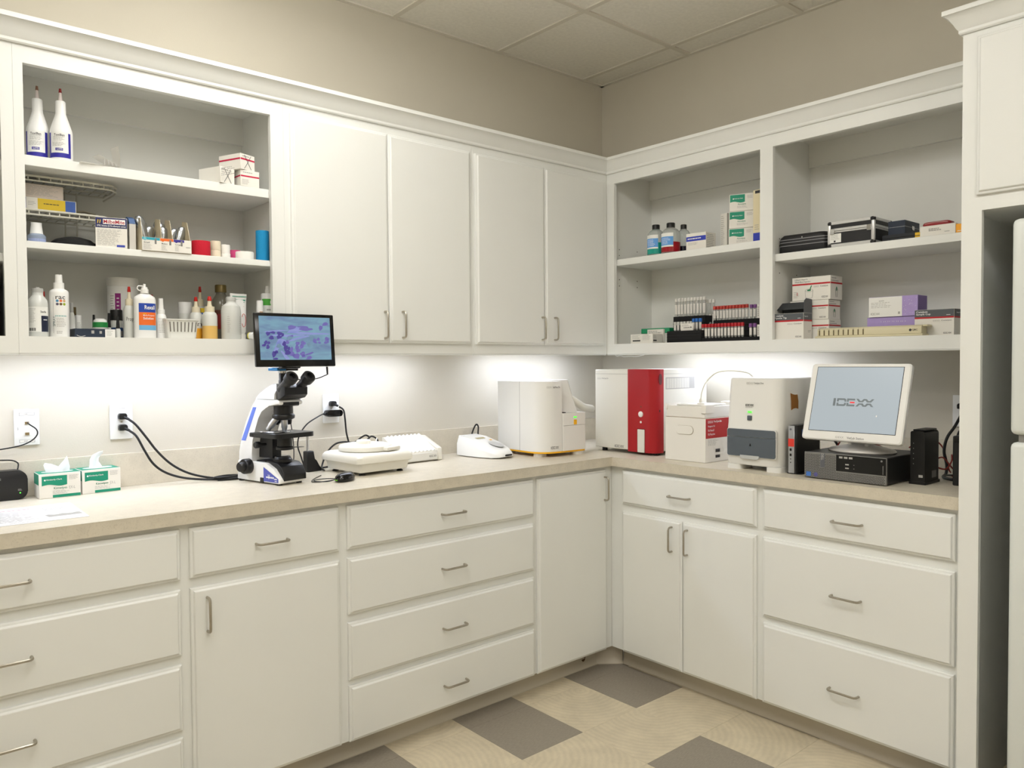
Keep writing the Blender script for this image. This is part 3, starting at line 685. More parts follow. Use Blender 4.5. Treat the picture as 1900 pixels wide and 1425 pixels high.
# stage with slide
G().prism(rrect(-.088, .090, -.165, -.012, (.022, .022, .004, .004)), 'z', .181, .1985, .003, 1).out('stage', MB, ms)
G().bx(-.088, -.030, -.012, .012, .181, .1985, .003, 1).out('stage_wing', MB, ms)
G().bx(-.040, .036, -.105, -.079, .1987, .1998).out('glass_slide', mat('slide_glass', (225, 235, 245), .05, trans=.7), ms)
g = G(); g.tube([(-.066, -.045, .2010), (-.060, -.075, .2010), (-.045, -.11, .2010), (-.02, -.118, .2010)], .0022, 6); g.bx(-.074, -.050, -.05, -.03, .1987, .2035, .001, 1); g.out('slide_holder', CHROME, ms)
G().lathe([(.007, .1999), (.007, .2003)], 14, c=(0, -.09, 0)).out('lit_spot', mat('lit_specimen', (214, 226, 255), .4, emit=4.0), ms)
# condenser, focus and light
G().bx(-.020, .020, -.04, .047, .095, .181).out('stage_bracket', MB, ms)
G().lathe([(.026, .130), (.033, .133), (.033, .142), (.029, .145), (.029, .178), (.024, .181)], 20, c=(0, -.09, 0)).out('condenser', MB, ms)
g = G(); g.cyl((.03, -.10, .138), (.064, -.125, .138), .0018, n=6); g.out('condenser_lever', CHROME, ms)
g = G(); g.cyl((-.036, -.02, .151), (-.066, -.02, .151), .006, n=10); g.lathe([(.011, 0), (.013, .003), (.013, .018), (.010, .022)], 14, M=Matrix.Translation((-.064, -.02, .151)) @ Matrix.Rotation(-PI/2, 4, 'Y')); g.out('condenser_knob', MB, ms)
g = G(); M_ = Matrix.Translation((-.058, .055, .063)) @ Matrix.Rotation(-PI/2, 4, 'Y')
g.lathe([(.0275, 0), (.030, .003), (.030, .026), (.0275, .030), (.020, .031), (.0195, .045), (.016, .049)], 20, M=M_); g.out('focus_knob', MB, ms)
g = G(); g.lathe([(.0275, 0), (.030, .003), (.030, .026), (.0275, .030), (.020, .031), (.0195, .045), (.016, .049)], 20, M=Matrix.Translation((.058, .055, .063)) @ Matrix.Rotation(PI/2, 4, 'Y')); g.out('focus_knob', MB, ms)
G().loft([[(-.046, -.030, .0830), (.055, -.030, .0830), (.055, .030, .0830), (-.046, .030, .0830)], [(-.046, -.030, .088), (.055, -.030, .088), (.055, .02, .088), (-.046, .02, .088)]]).out('base_cover_top', MB, ms, flat=True)
G().prism([(-.034, .0775), (-.100, .0640), (-.1385, .0265), (-.1405, .0160), (-.1450, .0180), (-.1450, .040), (-.125, .070), (-.104, .082), (-.034, .0885)], 'x', -.045, .0570, .003, 2).out('base_cover', MB, ms, ang=50)
G().lathe([(.036, .083), (.036, .094), (.033, .097), (.030, .104), (.026, .106), (.0001, .106)], 22, c=(0, -.075, 0)).out('field_lens_mount', MB, ms)
G().lathe([(.021, .1062), (.021, .1068)], 20, c=(0, -.075, 0)).out('field_lens', mat('lens_glass_dark', (70, 72, 78), .08), ms)
pl = [(-.036, .066), (-.128, .026), (-.128, .011), (-.036, .011)]
g = G(); g.poly([(-.0596, y, z) for y, z in pl]); g.out('label_panel', DBL, ms, flat=True)
words('LabVision', .052, .010, WHITEI, ms, -.079, -.0601, .028, .0, face='left'); words('V', .012, .018, WHITEI, ms, -.070, -.0602, .030, .02, face='left'); words('3 DF', .018, .008, WHITEI, ms, -.112, -.0601, .024, .03, face='left'); words('Elite', .014, .005, WHITEI, ms, -.113, -.0601, .016, .02, face='left')
G().bx(-.0620, -.0555, -.036, -.016, .004, .024, .001, 1).out('socket', BLACKG, ms)

# ---- display on top of the microscope
MX0, MX1, MY, MZ0, MZ1 = [0]*5
a_ = at(476, 680.8, 'y', -.43); b_ = at(623, 678.8, 'y', -.43); c_ = at(470.5, 579, 'y', -.413); 
MCX = (a_.x+b_.x)/2; MWD = b_.x-a_.x; MHT = (c_.z-a_.z)/math.cos(R(5))
sc = thing('microscope_display', 'black flat display showing purple stained cells above the microscope', 'monitor', (MCX, -.43, a_.z), 0); sc.rotation_euler = (R(-5), 0, R(-.6))
hw = MWD/2
G().bx(-hw, hw, 0, .016, 0, MHT, .004, 2).out('case', BLACKG, sc)
def screen_mat():
    m = mat('cell_view_screen', (128, 172, 196), .25); nt = m.node_tree; b = nt.nodes['Principled BSDF']; L = nt.links.new
    tc = nt.nodes.new('ShaderNodeTexCoord'); mp = nt.nodes.new('ShaderNodeMapping'); mp.inputs['Scale'].default_value = (9, 1, 26); mp.inputs['Rotation'].default_value = (0, R(-6), 0); L(tc.outputs['Object'], mp.inputs[0])
    n = nt.nodes.new('ShaderNodeTexNoise'); n.inputs['Scale'].default_value = 1.4; n.inputs['Detail'].default_value = 4; n.inputs['Distortion'].default_value = .8; L(mp.outputs[0], n.inputs['Vector'])
    cr = nt.nodes.new('ShaderNodeValToRGB'); e = cr.color_ramp.elements; e[0].position = .40; e[0].color = (lin(132), lin(176), lin(198), 1); e[1].position = .72; e[1].color = (lin(112), lin(134), lin(176), 1)
    L(n.outputs['Fac'], cr.inputs[0]); L(cr.outputs[0], b.inputs['Emission Color']); b.inputs['Emission Strength'].default_value = .78
    b.inputs['Base Color'].default_value = (.02, .02, .02, 1); return m
def q(x, y):    # zoomed-photo point -> place on the display
    s_ = (x-112-60*(y-100)/1070)/(1552+20*(y-100)/1070); t_ = 1-(y-100-62*s_)/(1068-72*s_)
    return (-hw+MWD*s_, MHT*t_)
P0 = q(200, 170); P1 = q(1650, 1032)
patch(sc, 'screen', screen_mat(), P0[0], P1[0], -.0004, P1[1], P0[1])
CELLD = mat('cell_dark_purple', (66, 58, 128), .4, emit=.45); CELLM = mat('cell_mid_purple', (94, 88, 152), .4, emit=.5); CELLG = mat('cell_grey', (92, 118, 142), .4, emit=.5); CELLF = mat('fibre_violet', (116, 126, 178), .4, emit=.5)
def blob(x, y, rx, ry, m, rot=0, name='cell', yo=-.0012):
    pts = []; ph = random.random()*6
    for i in range(16):
        a = 2*PI*i/16; k = 1+.13*math.sin(3*a+ph)+.08*math.sin(5*a+2*ph); u_, v_ = rx*k*math.cos(a), ry*k*math.sin(a)
        X, Y = x+u_*math.cos(rot)-v_*math.sin(rot), y+u_*math.sin(rot)+v_*math.cos(rot)
        X = min(max(X, 215+.045*(Y-170)), 1600+.05*(Y-170)); Y = min(max(Y, 185), 1028)
        p = q(X, Y); pts.append((p[0], yo, p[1]))
    G().poly(pts).out(name, m, sc, flat=True)
for x, y, rx, ry, rot in ((760, 560, 330, 22, .0), (1180, 520, 420, 22, .04), (520, 470, 230, 14, -.06), (950, 620, 260, 20, -.25), (560, 760, 40, 210, .35), (720, 960, 30, 130, -.7), (650, 700, 90, 70, 0), (900, 450, 150, 55, -.2)): blob(x, y, rx, ry, CELLF, rot, 'fibre', -.0008)
for x, y, rx, ry, rot in ((380, 520, 42, 38, 0), (470, 500, 50, 24, .1), (445, 600, 46, 40, 0), (600, 520, 55, 36, .2), (590, 590, 50, 34, 0), (660, 550, 22, 36, .5), (345, 690, 36, 34, 0), (400, 700, 24, 30, 0), (310, 745, 44, 26, -.4), (380, 780, 32, 46, 0), (720, 800, 40, 60, .2), (690, 720, 36, 50, 0), (760, 890, 56, 50, 0), (780, 810, 26, 34, 0), (500, 920, 42, 62, .2), (540, 880, 40, 30, 0), (530, 1015, 50, 24, 0)): blob(x, y, rx, ry, CELLD, rot)
for x, y, rx, ry, rot in ((830, 400, 80, 42, -.1), (1060, 395, 110, 20, .05), (1110, 440, 140, 28, .03), (750, 690, 36, 40, 0), (1500, 340, 62, 34, -.2), (1410, 415, 40, 50, .2), (950, 715, 44, 36, 0), (1060, 710, 52, 42, .2), (940, 785, 40, 40, 0), (1030, 775, 42, 40, 0), (960, 850, 46, 42, 0), (830, 830, 36, 50, .2), (850, 920, 50, 44, 0), (930, 960, 70, 52, 0), (1055, 920, 50, 46, 0), (1075, 960, 40, 30, 0), (1180, 1000, 66, 36, -.5), (1295, 670, 36, 52, -.5), (1365, 635, 34, 32, 0), (1390, 700, 30, 20, .4), (1540, 630, 44, 42, .2), (1520, 700, 40, 24, 0), (1565, 670, 20, 40, 0), (1190, 915, 90, 20, -.3), (800, 600, 70, 40, -.5)): blob(x, y, rx, ry, CELLM, rot)
for x, y, rx, ry, rot in ((1178, 738, 40, 40, 0), (1225, 610, 36, 44, .3), (590, 760, 50, 40, 0), (790, 610, 56, 34, -.4)): blob(x, y, rx, ry, CELLG, rot, 'cell', -.0016)
g = G(); g.cyl((hw-.03, .012, -.001), (hw-.03, .012, -.030), .004, .003); g.out('cable_plug', BLACK, sc)
G().bx(-.05, .02, .0165, .05, -.004, .014, .002, 1).out('rear_mount', BLACK, sc)
cord('display_cable', 'thin black cord from the display curling down behind the eyepieces', [(MCX+hw-.03, -.418, a_.z-.031), (MCX+hw-.032, -.35, a_.z-.045), (MCX+hw-.06, -.33, a_.z-.05), (MCX+hw-.10, -.22, a_.z-.06), (-1.99, -.15, 1.25), (-1.965, -.14, 1.2), (-1.95, -.135, 1.12), (-1.945, -.13, 1.05), (-1.95, -.125, 1.0), (-1.965, -.115, .983)], .002)

# ---- small bracket stand and mouse
t = thing('bracket_stand', 'small black bracket with a chrome rod behind the microscope', 'stand', (-1.878, -.125, CT), R(8))
G().prism([(-.018, .0), (.050, .0), (.050, .014), (.036, .020), (.028, .046), (.014, .050), (.014, .084), (-.018, .084)], 'y', -.016, .016, .003, 1).out('bracket', BLACK, t)
G().cyl((-.006, 0, .082), (-.006, 0, .150), .0055, n=12).out('rod', CHROME, t)
t = thing('computer_mouse', 'small black mouse with a green strip in front of the centrifuge', 'mouse', (-1.894, -.447, CT), R(-62))
g = G(); n = 16
def mring(k, z): return [(.030*k*math.cos(2*PI*i/n), .049*k*math.sin(2*PI*i/n), z+.004*k*math.sin(2*PI*i/n)*(1 if z > .012 else 0)) for i in range(n)]
g.loft([mring(.90, .001), mring(1, .006), mring(1.0, .014), mring(.92, .023), mring(.74, .029), mring(.40, .032), mring(.05, .0328)]); g.out('shell', BLACKG, t)
G().loft([[(.0302*math.cos(a)*1.005, .0495*math.sin(a), .007) for a in [R(200+8*i) for i in range(10)]] , [(.0302*math.cos(a)*1.005, .0495*math.sin(a), .011) for a in [R(200+8*i) for i in range(10)]]], caps=False).out('green_strip', mat('lime_strip', (118, 190, 40), .4), t)
G().bx(-.003, .003, -.036, -.022, .022, .0275, .001, 1).out('wheel', BLACK, t)
cord('mouse_cable', 'thin black mouse cord coiled between microscope and mouse', [(-1.93, -.436, .986), (-1.955, -.43, .9812), (-1.985, -.40, .9812), (-1.975, -.365, .9812), (-1.93, -.36, .9812), (-1.90, -.385, .9812), (-1.925, -.41, .9812), (-1.98, -.42, .9812), (-2.0, -.395, .9812), (-1.97, -.345, .9812), (-1.93, -.30, .9812), (-1.90, -.27, .9812)], .0016)

# ---- centrifuge
CW = mat('centrifuge_white', (232, 229, 218), .33)
t = thing('centrifuge', 'white square benchtop centrifuge with round lid left of the ribbed rack', 'centrifuge', (-1.690, -.262, CT), R(4))
g = G(); g.loft([[(p[0]*k, p[1]*k, z) for p in rrect(-.117, .117, -.122, .122, (.012,)*4)] for k, z in ((.94, .011), (.98, .013), (1.0, .030), (1.03, .045))]); g.out('lower_tray', CW, t)
g = G(); g.loft([[(p[0]*k, p[1]*k, z) for p in rrect(-.135, .135, -.138, .138, (.022,)*4)] for k, z in ((.955, .0455), (.995, .049), (1.0, .060), (.985, .070), (.93, .079), (.85, .083))]); g.out('upper_housing', CW, t, ang=30)
G().lathe([(.100, .0835), (.108, .086), (.108, .100), (.103, .106), (.088, .110), (.001, .111)], 32, c=(.0, .012, 0)).out('lid', CW, t)
G().bx(-.012, .068, -.118, -.03, .0865, .1015, .004, 2, M=Matrix.Rotation(R(14), 4, 'Z')).out('latch', CW, t)
G().lathe([(.030, .1105), (.029, .122), (.024, .126), (.0001, .1265)], 22, c=(-.010, .012, 0)).out('knob', CW, t)
G().tube([(.062, .03, .108), (.075, .045, .112), (.086, .056, .122)], .0022, 6).out('lid_cord', CW, t)
for px, py in ((-.09, -.095), (.09, -.095), (.09, .095), (-.09, .095)): G().lathe([(.013, 0), (.013, .004), (.008, .007), (.008, .0115)], 14, c=(px, py, 0)).out('foot', BLACK, t)

# ---- ribbed slide rack with logo front
t = thing('ribbed_rack_device', 'low white device with sloping ribbed top left of the wedge reader', 'analyzer', (-1.392, -.197, CT), R(3))
G().prism([(0, .004), (.135, .004), (.135, .108), (.120, .110), (.004, .046), (0, .044)], 'x', -.105, .098, .002, 1).out('body', OFFW, t)
for i in range(9):
    x = -.094+.0212*i
    G().prism([(x, 0), (x+.0085, .0065), (x+.017, 0)], 'y', 0, .132, M=Matrix.Translation((0, .004, .0465)) @ Matrix.Rotation(R(28.8), 4, 'X')).out('rib', WHITEG, t, flat=True)
G().prism([(-.004, .003), (.140, .003), (.140, .104), (.118, .104), (.0, .056)], 'x', .099, .124, .003, 1).out('right_cheek', OFFW, t)
G().bx(-.088, .096, -.0045, -.0005, .008, .040, .001, 1).out('front_panel', WHITE, t); G().bx(-.090, -.084, -.005, -.0005, .008, .022).out('slot', BLACK, t)
idexx(t, .070, -.0050, .0235, .040, .0085, INKG, None)
for px in (-.08, .10): G().bx(px-.01, px+.01, .01, .03, 0, .0045).out('foot', BLACK, t)

# ---- wedge-shaped test reader
t = thing('wedge_test_reader', 'white wedge-shaped test reader left of the analyzer with yellow base line', 'analyzer', (-1.040, -.212, CT), R(8))
def wr(y, hw_, zt, zb=.004):
    hw_ *= 1.16; return [(-hw_, y, zb), (hw_, y, zb), (hw_, y, zt*.62), (hw_*.80, y, zt), (-hw_*.80, y, zt), (-hw_, y, zt*.62)]
G().loft([wr(.125, .050, .080), wr(.112, .060, .094), (wr(.05, .066, .087)), wr(-.03, .066, .066), wr(-.10, .058, .042), wr(-.135, .040, .026, .006), wr(-.143, .028, .018, .008)]).out('body', WHITEG, t, ang=32)
def topz(y): return .0665+(y+.03)*.262
g = G(); g.poly([(x, y, topz(y)+.0012) for x, y in ellipse(.012, -.062, .032, .040, 20)]); g.out('tray', mat('reader_tray_grey', (186, 186, 184), .3), t, flat=True)
g = G(); g.poly([(x, y, topz(y)+.0010) for x, y in rrect(-.030, .028, .018, .036, (.004,)*4, 3)]); g.out('display_window', mat('reader_window', (178, 168, 128), .2), t, flat=True)
g = G(); g.poly([(x, y, topz(y)+.0010) for x, y in rrect(.028, .042, -.012, .0, (.003,)*4, 3)]); g.out('button', mat('yellow_orange', (240, 176, 38), .45), t, flat=True)
G().bx(-.018, .030, -.146, -.118, .010, .0185, .003, 1).out('test_slot', BLACK, t)
for px, py in ((-.035, .10), (.035, .10), (-.035, -.09), (.035, -.09)): G().cyl((px, py, 0), (px, py, .006), .008, n=10).out('foot', BLACK, t)

# ---- white analyzer with a yellow line (stands by the corner, faces the room)
YEL = mat('yellow_line', (246, 184, 30), .4)
t = thing('urine_analyzer', 'white boxy analyzer with yellow base line left of the corner', 'analyzer', (-.7665, -.30, CT), R(-2))
def ring_(x0, x1, y0, y1, rr, z): return [(x, y, z) for x, y in rrect(x0, x1, y0, y1, rr, 7)]
G().loft([ring_(-.138, -.012, -.168, .16, (.085, .004, .004, .01), z) for z in (.024, .346)]).out('main_housing', WHITE, t)
G().loft([ring_(-.1385, -.133, -.012, -.010, (0,)*4, z) for z in (.024, .3455)]).out('panel_seam', INKL, t, flat=True)
G().loft([ring_(-.0115, .112, -.148, .16, (.002, .02, .01, .004), .199), ring_(-.0115, .098, -.098, .16, (.002, .02, .01, .004), .350)]).out('upper_module', WHITE, t)
G().loft([ring_(-.0115, .138, -.172, .16, (.004, .012, .01, .004), z) for z in (.024, .140)]).out('lower_drawer', WHITE, t)
G().loft([ring_(-.0115, .138, -.172, .16, (.004, .012, .01, .004), z) for z in (.1412, .198)]).out('control_module', WHITE, t)
G().loft([ring_(-.136, .136, -.1695, .158, (.085, .012, .008, .008), z) for z in (.0165, .0238)]).out('yellow_line', YEL, t)
for px, py in ((-.09, -.10), (.10, -.14), (.10, .12), (-.10, .12)): G().prism(rrect(px-.03, px+.03, py-.025, py+.025, (.02, .02, .02, .02)), 'z', 0, .0163).out('foot', WHITE, t)
patch(t, 'status_light', LEDG, .055, .075, -.1726, .174, .181)
G().bx(.055, .075, -.1745, -.172, .143, .166, .0015, 1).out('button', YEL, t)
G().bx(-.006, .012, -.165, -.149, .1985, .202).out('sample_slot', BLACK, t)
words('IDEXX', .030, .0085, INKL, t, -.093, -.1690, .320, bend=None); words('SediVue Dx', .045, .0095, INKG, t, -.049, -.1690, .320, .012)
idexx(t, -.060, -.1690, .043, .048, .011, INKG, None)
cord('air_hose', 'thick white hose bending between the two analyzers at the corner', [(-.648, -.25, 1.262), (-.615, -.27, 1.258), (-.57, -.30, 1.235), (-.52, -.31, 1.205), (-.47, -.30, 1.185), (-.40, -.28, 1.175), (-.36, -.25, 1.17)], .019, OFFW, 'hose', n=14)
cord('corner_cable', 'black cable standing in a small loop behind the corner analyzers', [(-.60, -.17, .9832), (-.53, -.20, .9832), (-.46, -.22, .985), (-.42, -.20, 1.0), (-.40, -.17, 1.03), (-.41, -.15, 1.05), (-.43, -.15, 1.03), (-.42, -.18, 1.0), (-.45, -.22, .992), (-.52, -.24, .9832)], .0042)
cord('rear_cable', 'black cable rising behind the wedge reader beside the backsplash', [(-.96, -.05, .9832), (-.985, -.05, 1.0), (-.99, -.045, 1.04), (-.975, -.04, 1.08), (-.955, -.04, 1.11), (-.945, -.045, 1.10), (-.95, -.05, 1.06), (-.945, -.06, 1.0), (-.93, -.08, .9832)], .0038)
t = thing('power_brick', 'small black power brick behind the wedge reader', 'power adapter', (-.985, -.085, CT), R(20)); G().bx(-.03, .03, -.02, .02, 0, .035, .004).out('case', BLACK, t); G().cyl((.03, 0, .0175), (.042, 0, .0175), .005, n=10).out('strain_relief', BLACK, t)

# ---- red and white blood analyzer (faces -x)
RED = mat('analyzer_red', (166, 22, 30), .38); PW = mat('analyzer_grey_white', (222, 220, 210), .4)
t = thing('blood_analyzer', 'tall grey-white analyzer with a broad red band right of the corner', 'analyzer', (-.49, -.585, CT), FWD)
G().bx(-.187, .0245, 0, .40, .018, .397, .003, 1).out('white_housing', PW, t)
G().bx(-.186, .0240, -.0012, .0, .3965-.0215, .3965-.0205).out('lid_seam', INKG, t, flat=True)
G().loft([ring_(.025, .187, -.004, .06, (.002, .045, 0, 0), z) for z in (.012, .3985)]).out('red_band', RED, t)
G().bx(.025, .184, .0605, .40, .018, .397, .003, 1).out('side_housing', PW, t)
G().bx(.183, .1846, .062, .398, .3755, .3765).out('lid_seam', INKG, t, flat=True)
G().lathe([(.0135, 0), (.0135, .003), (.012, .004)], 20, M=Matrix.Translation((.105, -.004, .190)) @ Matrix.Rotation(PI/2, 4, 'X')).out('start_button', WHITE, t)
G().lathe([(.0055, 0), (.0055, .0012)], 14, M=Matrix.Translation((.105, -.004, .1535)) @ Matrix.Rotation(PI/2, 4, 'X')).out('indicator', WHITE, t)
G().lathe([(.0038, 0), (.0038, .0008)], 12, M=Matrix.Translation((.106, -.004, .225)) @ Matrix.Rotation(PI/2, 4, 'X')).out('sensor', mat('sensor_brown', (110, 60, 40), .4), t)
G().bx(.0855, .1275, -.0075, -.003, .012, .1195, .002, 1).out('sample_door', PW, t); G().bx(.0835, .1295, -.0046, -.0040, .0115, .1225).out('door_gap', mat('dark_red', (90, 10, 14), .5), t, flat=True)
G().prism([(y, z) for y, z in ellipse(.036, .352, .012, .026)], 'x', .1865, .1880).out('finger_hole', mat('dark_red', (90, 10, 14), .5), t, flat=True)
G().bx(.1869, .1878, .028, .034, .202, .212).out('latch_slot', BLACK, t, flat=True)
words('IDEXX', .026, .0075, INKL, t, -.158, -.0008, .353); words('ProCyte Dx', .042, .0085, INKG, t, -.120, -.0008, .353, .012); idexx(t, -.030, -.0008, .031, .058, .0115, INKG, None)
patch(t, 'vent_panel', INKL, .078, .300, .1843, .305, .36, 'right')
for i in range(14): patch(t, 'vent_slat', PW, .085+.0125*i, .093+.0125*i, .1846, .309, .356, 'right')
for px, py in ((-.15, .03), (.15, .05), (.15, .35), (-.15, .35)): G().cyl((px, py, 0), (px, py, .0185), .013, n=12).out('foot', BLACK, t)

# ---- reagent carton
t = thing('reagent_carton', 'white cardboard carton with red panel between the red analyzer and the grey-doored one', 'carton', (-.525, -.9615, CT), FWD)
G().bx(-.1065, .1065, 0, .20, .0003, .190, .0015, 1).out('carton', CARD, t)
G().bx(-.103, .100, .004, .195, .1905, .240, .0015, 1).out('tray_lid', CARD, t)
G().bx(.085, .1095, -.003, .06, .212, .247, .001, 1).out('corner_flap', CARD, t); G().bx(-.105, -.095, -.002, .10, .222, .2475, .001, 1).out('corner_flap', CARD, t)
G().bx(-.06, .08, .02, .19, .2405, .247, .002, 1).out('top_insert', CARD, t)
G().prism(rrect(-.0485, .0455, .1155, .1560, (.020,)*4), 'y', -.0005, .0002).out('handle_cut_shade', mat('card_cut_shade', (176, 166, 150), .7), t, flat=True); G().prism(rrect(-.047, .043, .118, .155, (.018,)*4), 'y', -.0032, -.0006, .0008, 1).out('handle_flap', CARD, t); G().bx(-.104, .104, .001, .198, .1900, .1905).out('brown_gap', mat('brown_board', (150, 116, 78), .8), t, flat=True)  # grey pill behind the flap paints the shadow along its cut outline
patch(t, 'red_panel', mat('carton_red', (176, 34, 38), .5), .0008, .199, .1069, .104, .1885, 'right')
words('IDEXX', .036, .010, WHITEI, t, .035, .1072, .174, face='right'); words('ProCyte Dx', .058, .011, WHITEI, t, .088, .1072, .174, .02, face='right')
for k, w_ in enumerate((('Reagent Kit', .050), ('Kit Reactif', .044), ('Kit Reactivo', .050))): words(w_[0], w_[1], .0095, WHITEI, t, .018+w_[1]/2, .1072, .155-.0165*k, face='right')
fineprint(t, INKG, .018, .10, .1070, .072, .100, 6, face='right')
for k in range(2): patch(t, 'barcode', INK, .072, .105, .1071, .018+.024*k, .030+.026*k, 'right')
G().lathe([(.016, .2472), (.016, .252), (.007, .255), (.006, .268), (.004, .270)], 16, c=(.04, .06, 0)).out('spout_cap', OFFW, t)
cord('reagent_tube', 'thin clear tube arching from the carton spout up behind the next analyzer', [(-.465, -1.0015, CT+.2705), (-.462, -1.005, CT+.30), (-.45, -1.02, CT+.345), (-.43, -1.06, CT+.385), (-.40, -1.12, CT+.392), (-.36, -1.165, CT+.383), (-.32, -1.17, CT+.365), (-.2, -1.18, CT+.33), (-.10, -1.18, CT+.2), (-.06, -1.18, CT+.02), (-.06, -1.15, CT+.006)], .0026, mat('clear_tubing', (232, 230, 214), .2), 'tube')
t = thing('lid_carton', 'flat white carton with dark lid edge behind the reagent carton', 'carton', (-.24, -1.02, CT), FWD); G().bx(-.07, .10, 0, .16, .0003, .25, .001, 1).out('carton', CARD, t); G().bx(.02, .09, .02, .14, .2505, .256, .001, 1).out('dark_edge', mat('plum_edge', (96, 60, 70), .5), t)

# ---- chemistry analyzer with grey doors
SG = mat('slate_grey_door', (86, 94, 102), .35)
t = thing('chemistry_analyzer', 'white rounded analyzer with slate grey doors left of the computer monitor', 'analyzer', (-.575, -1.318, CT), FWD)
def cat_ring(k, z, lean=0): return [(x, y+lean, z) for x, y in rrect(-.116*k, .122*k, 0, .33, (.022, .045, .02, .02), 6)]
G().loft([cat_ring(.98, .020, .006), cat_ring(1, .028, .002), cat_ring(1, .170, 0), cat_ring(1, .186, .003), cat_ring(.985, .262, .007), cat_ring(.96, .362, .014), cat_ring(.93, .3665, .02)]).out('housing', WHITE, t, ang=35)
G().prism(rrect(-.108, .112, .052, .166, (.004, .008, .010, .010)), 'y', -.0035, .004, .001, 1).out('door_surround', WHITE, t)
G().prism(rrect(-.105, .109, .133, .163, (.001, .001, .009, .009)), 'y', -.0070, -.0030, .001, 1).out('upper_door', SG, t)
G().prism(rrect(-.105, .109, .055, .1315, (.008, .008, .001, .001)), 'y', -.0070, -.0030, .001, 1).out('lower_door', SG, t)
G().prism(rrect(-.045, .040, .046, .060, (.010, .010, 0, 0)), 'y', -.0100, -.0030, .001, 1).out('door_lip', mat('door_lip_grey', (190, 192, 190), .3), t)
g = G(); g.poly([(-.004, -.0073, .098), (.004, -.0073, .098), (0, -.0073, .110)]); g.out('door_mark', BLACKG, t, flat=True)
words('IDEXX', .028, .0085, INKL, t, -.013, .0100, .346); words('Catalyst One', .044, .0095, INKG, t, .026, .0100, .346, .012); idexx(t, -.010, .0040, .259, .036, .0085, INK, None); fineprint(t, INKL, -.028, .008, .0040, .248, .252, 1)
patch(t, 'status_light', LEDG, -.017, .001, .0020, .2285, .2355)
G().bx(-.019, .001, -.001, .008, .198, .218, .003, 2).out('power_button', SG, t)
for px in (-.098, .078): G().prism(rrect(px-.016, px+.045, .002, .10, (.012, .02, .006, .006)), 'z', 0, .0195).out('foot', WHITE, t)
G().sheet([[(.1195, .085+.018*i, .308-.008*math.sin(i*.7)) for i in range(4)], [(.1235, .085+.018*i, .275) for i in range(4)], [(.1215, .088+.018*i, .240+.008*math.sin(i*.9)) for i in range(4)]], .001).out('sticky_note', mat('orange_note', (206, 146, 78), .7), t)

# ---- thin client, desktop, monitor, router
t = thing('thin_client', 'slim black mini computer with silver front left of the desktop', 'computer', (-.552, -1.4805, CT), FWD)
G().bx(-.017, .017, .006, .18, .004, .187, .002, 1).out('case', BLACK, t)
G().bx(-.0165, .009, 0, .0055, .004, .186, .0015, 1).out('front_bezel', mat('silver_bezel', (176, 178, 182), .3, metal=.6), t); G().bx(.0095, .0165, .001, .0055, .004, .186, .001, 1).out('front_edge', BLACK, t)
patch(t, 'red_sticker', mat('red_sticker', (226, 62, 50), .5), -.0162, .0085, -.0004, .106, .136)
for z in (.094, .074): G().bx(-.010, -.002, -.0005, .001, z-.005, z+.005).out('usb_port', BLACKG, t, flat=True)
for z in (.058, .045): G().cyl((-.006, -.0005, z), (-.006, .001, z), .0022, n=8).out('audio_port', BLACKG, t)
G().lathe([(.0042, 0), (.0042, .0006)], 14, M=Matrix.Translation((-.006, -.0001, .172)) @ Matrix.Rotation(PI/2, 4, 'X')).out('round_badge', mat('badge_grey', (96, 98, 104), .3), t)
patch(t, 'blue_sticker', mat('blue_sticker', (70, 120, 200), .4), .040, .056, .01735, .145, .170, 'right')
G().prism(rrect(-.03, .03, .01, .17, (.01,)*4), 'z', 0, .0038).out('stand', BLACK, t)
GRI = mat('grille_grey', (104, 104, 106), .4, metal=.5)
t = thing('desktop_computer', 'flat black desktop computer under the monitor', 'computer', (-.592, -1.7025, CT), FWD)
DW = .150; DH = .0975
G().bx(-DW, DW, .008, .30, .003, DH, .003, 1).out('case', BLACK, t)
G().bx(-DW, DW, 0, .0078, .003, DH, .0015, 1).out('front_bezel', mat('bezel_mesh_grey', (128, 127, 124), .45, metal=.2), t)
def meshy():
    g = G(); s_ = .0052
    for i in range(56):
        for j in range(18):
            x = -DW+.004+s_*(i+.5*(j % 2)); z = .006+s_*.93*j
            if z > .034 and x > -.030: continue
            if x > DW-.006 or z > DH-.005: continue
            if -.090 < x < -.068 and z > .042: continue
            g.poly([(x+.0017*math.cos(a), -.0003, z+.0017*math.sin(a)) for a in (0, PI/2, PI, 1.5*PI)])
    return g.out('grille_holes', BLACKG, t, flat=True)
meshy()['kind'] = 'stuff'
G().bx(-.028, DW-.001, -.0012, .0, .037, DH-.002, .001, 1).out('drive_panel', BLACKG, t)
G().bx(-.088, -.070, -.0014, .0, .044, DH-.003, .001, 1).out('badge_plate', mat('badge_grey', (96, 98, 104), .3), t); words('DELL', .024, .010, INKL, t, -.079, -.0018, .083, .03, tilt=-PI/2)
for k in range(3): patch(t, 'drive_symbol', INKL, -.017+.018*k, -.004+.018*k, -.0015, .0835, .0905)
G().cyl((.134, -.0014, .086), (.134, -.0022, .086), .0035, n=12).out('power_button', INKG, t)
for z in (.063, .050): G().bx(.006, .019, -.0018, -.0012, z-.0022, z+.0022).out('usb_port', INKL, t, flat=True); G().bx(.036, .039, -.0018, -.0012, z-.001, z+.001).out('audio_port', INKG, t, flat=True)
G().bx(.138, .1400, -.0016, -.0012, .040, .070).out('trim_line', INKG, t, flat=True)
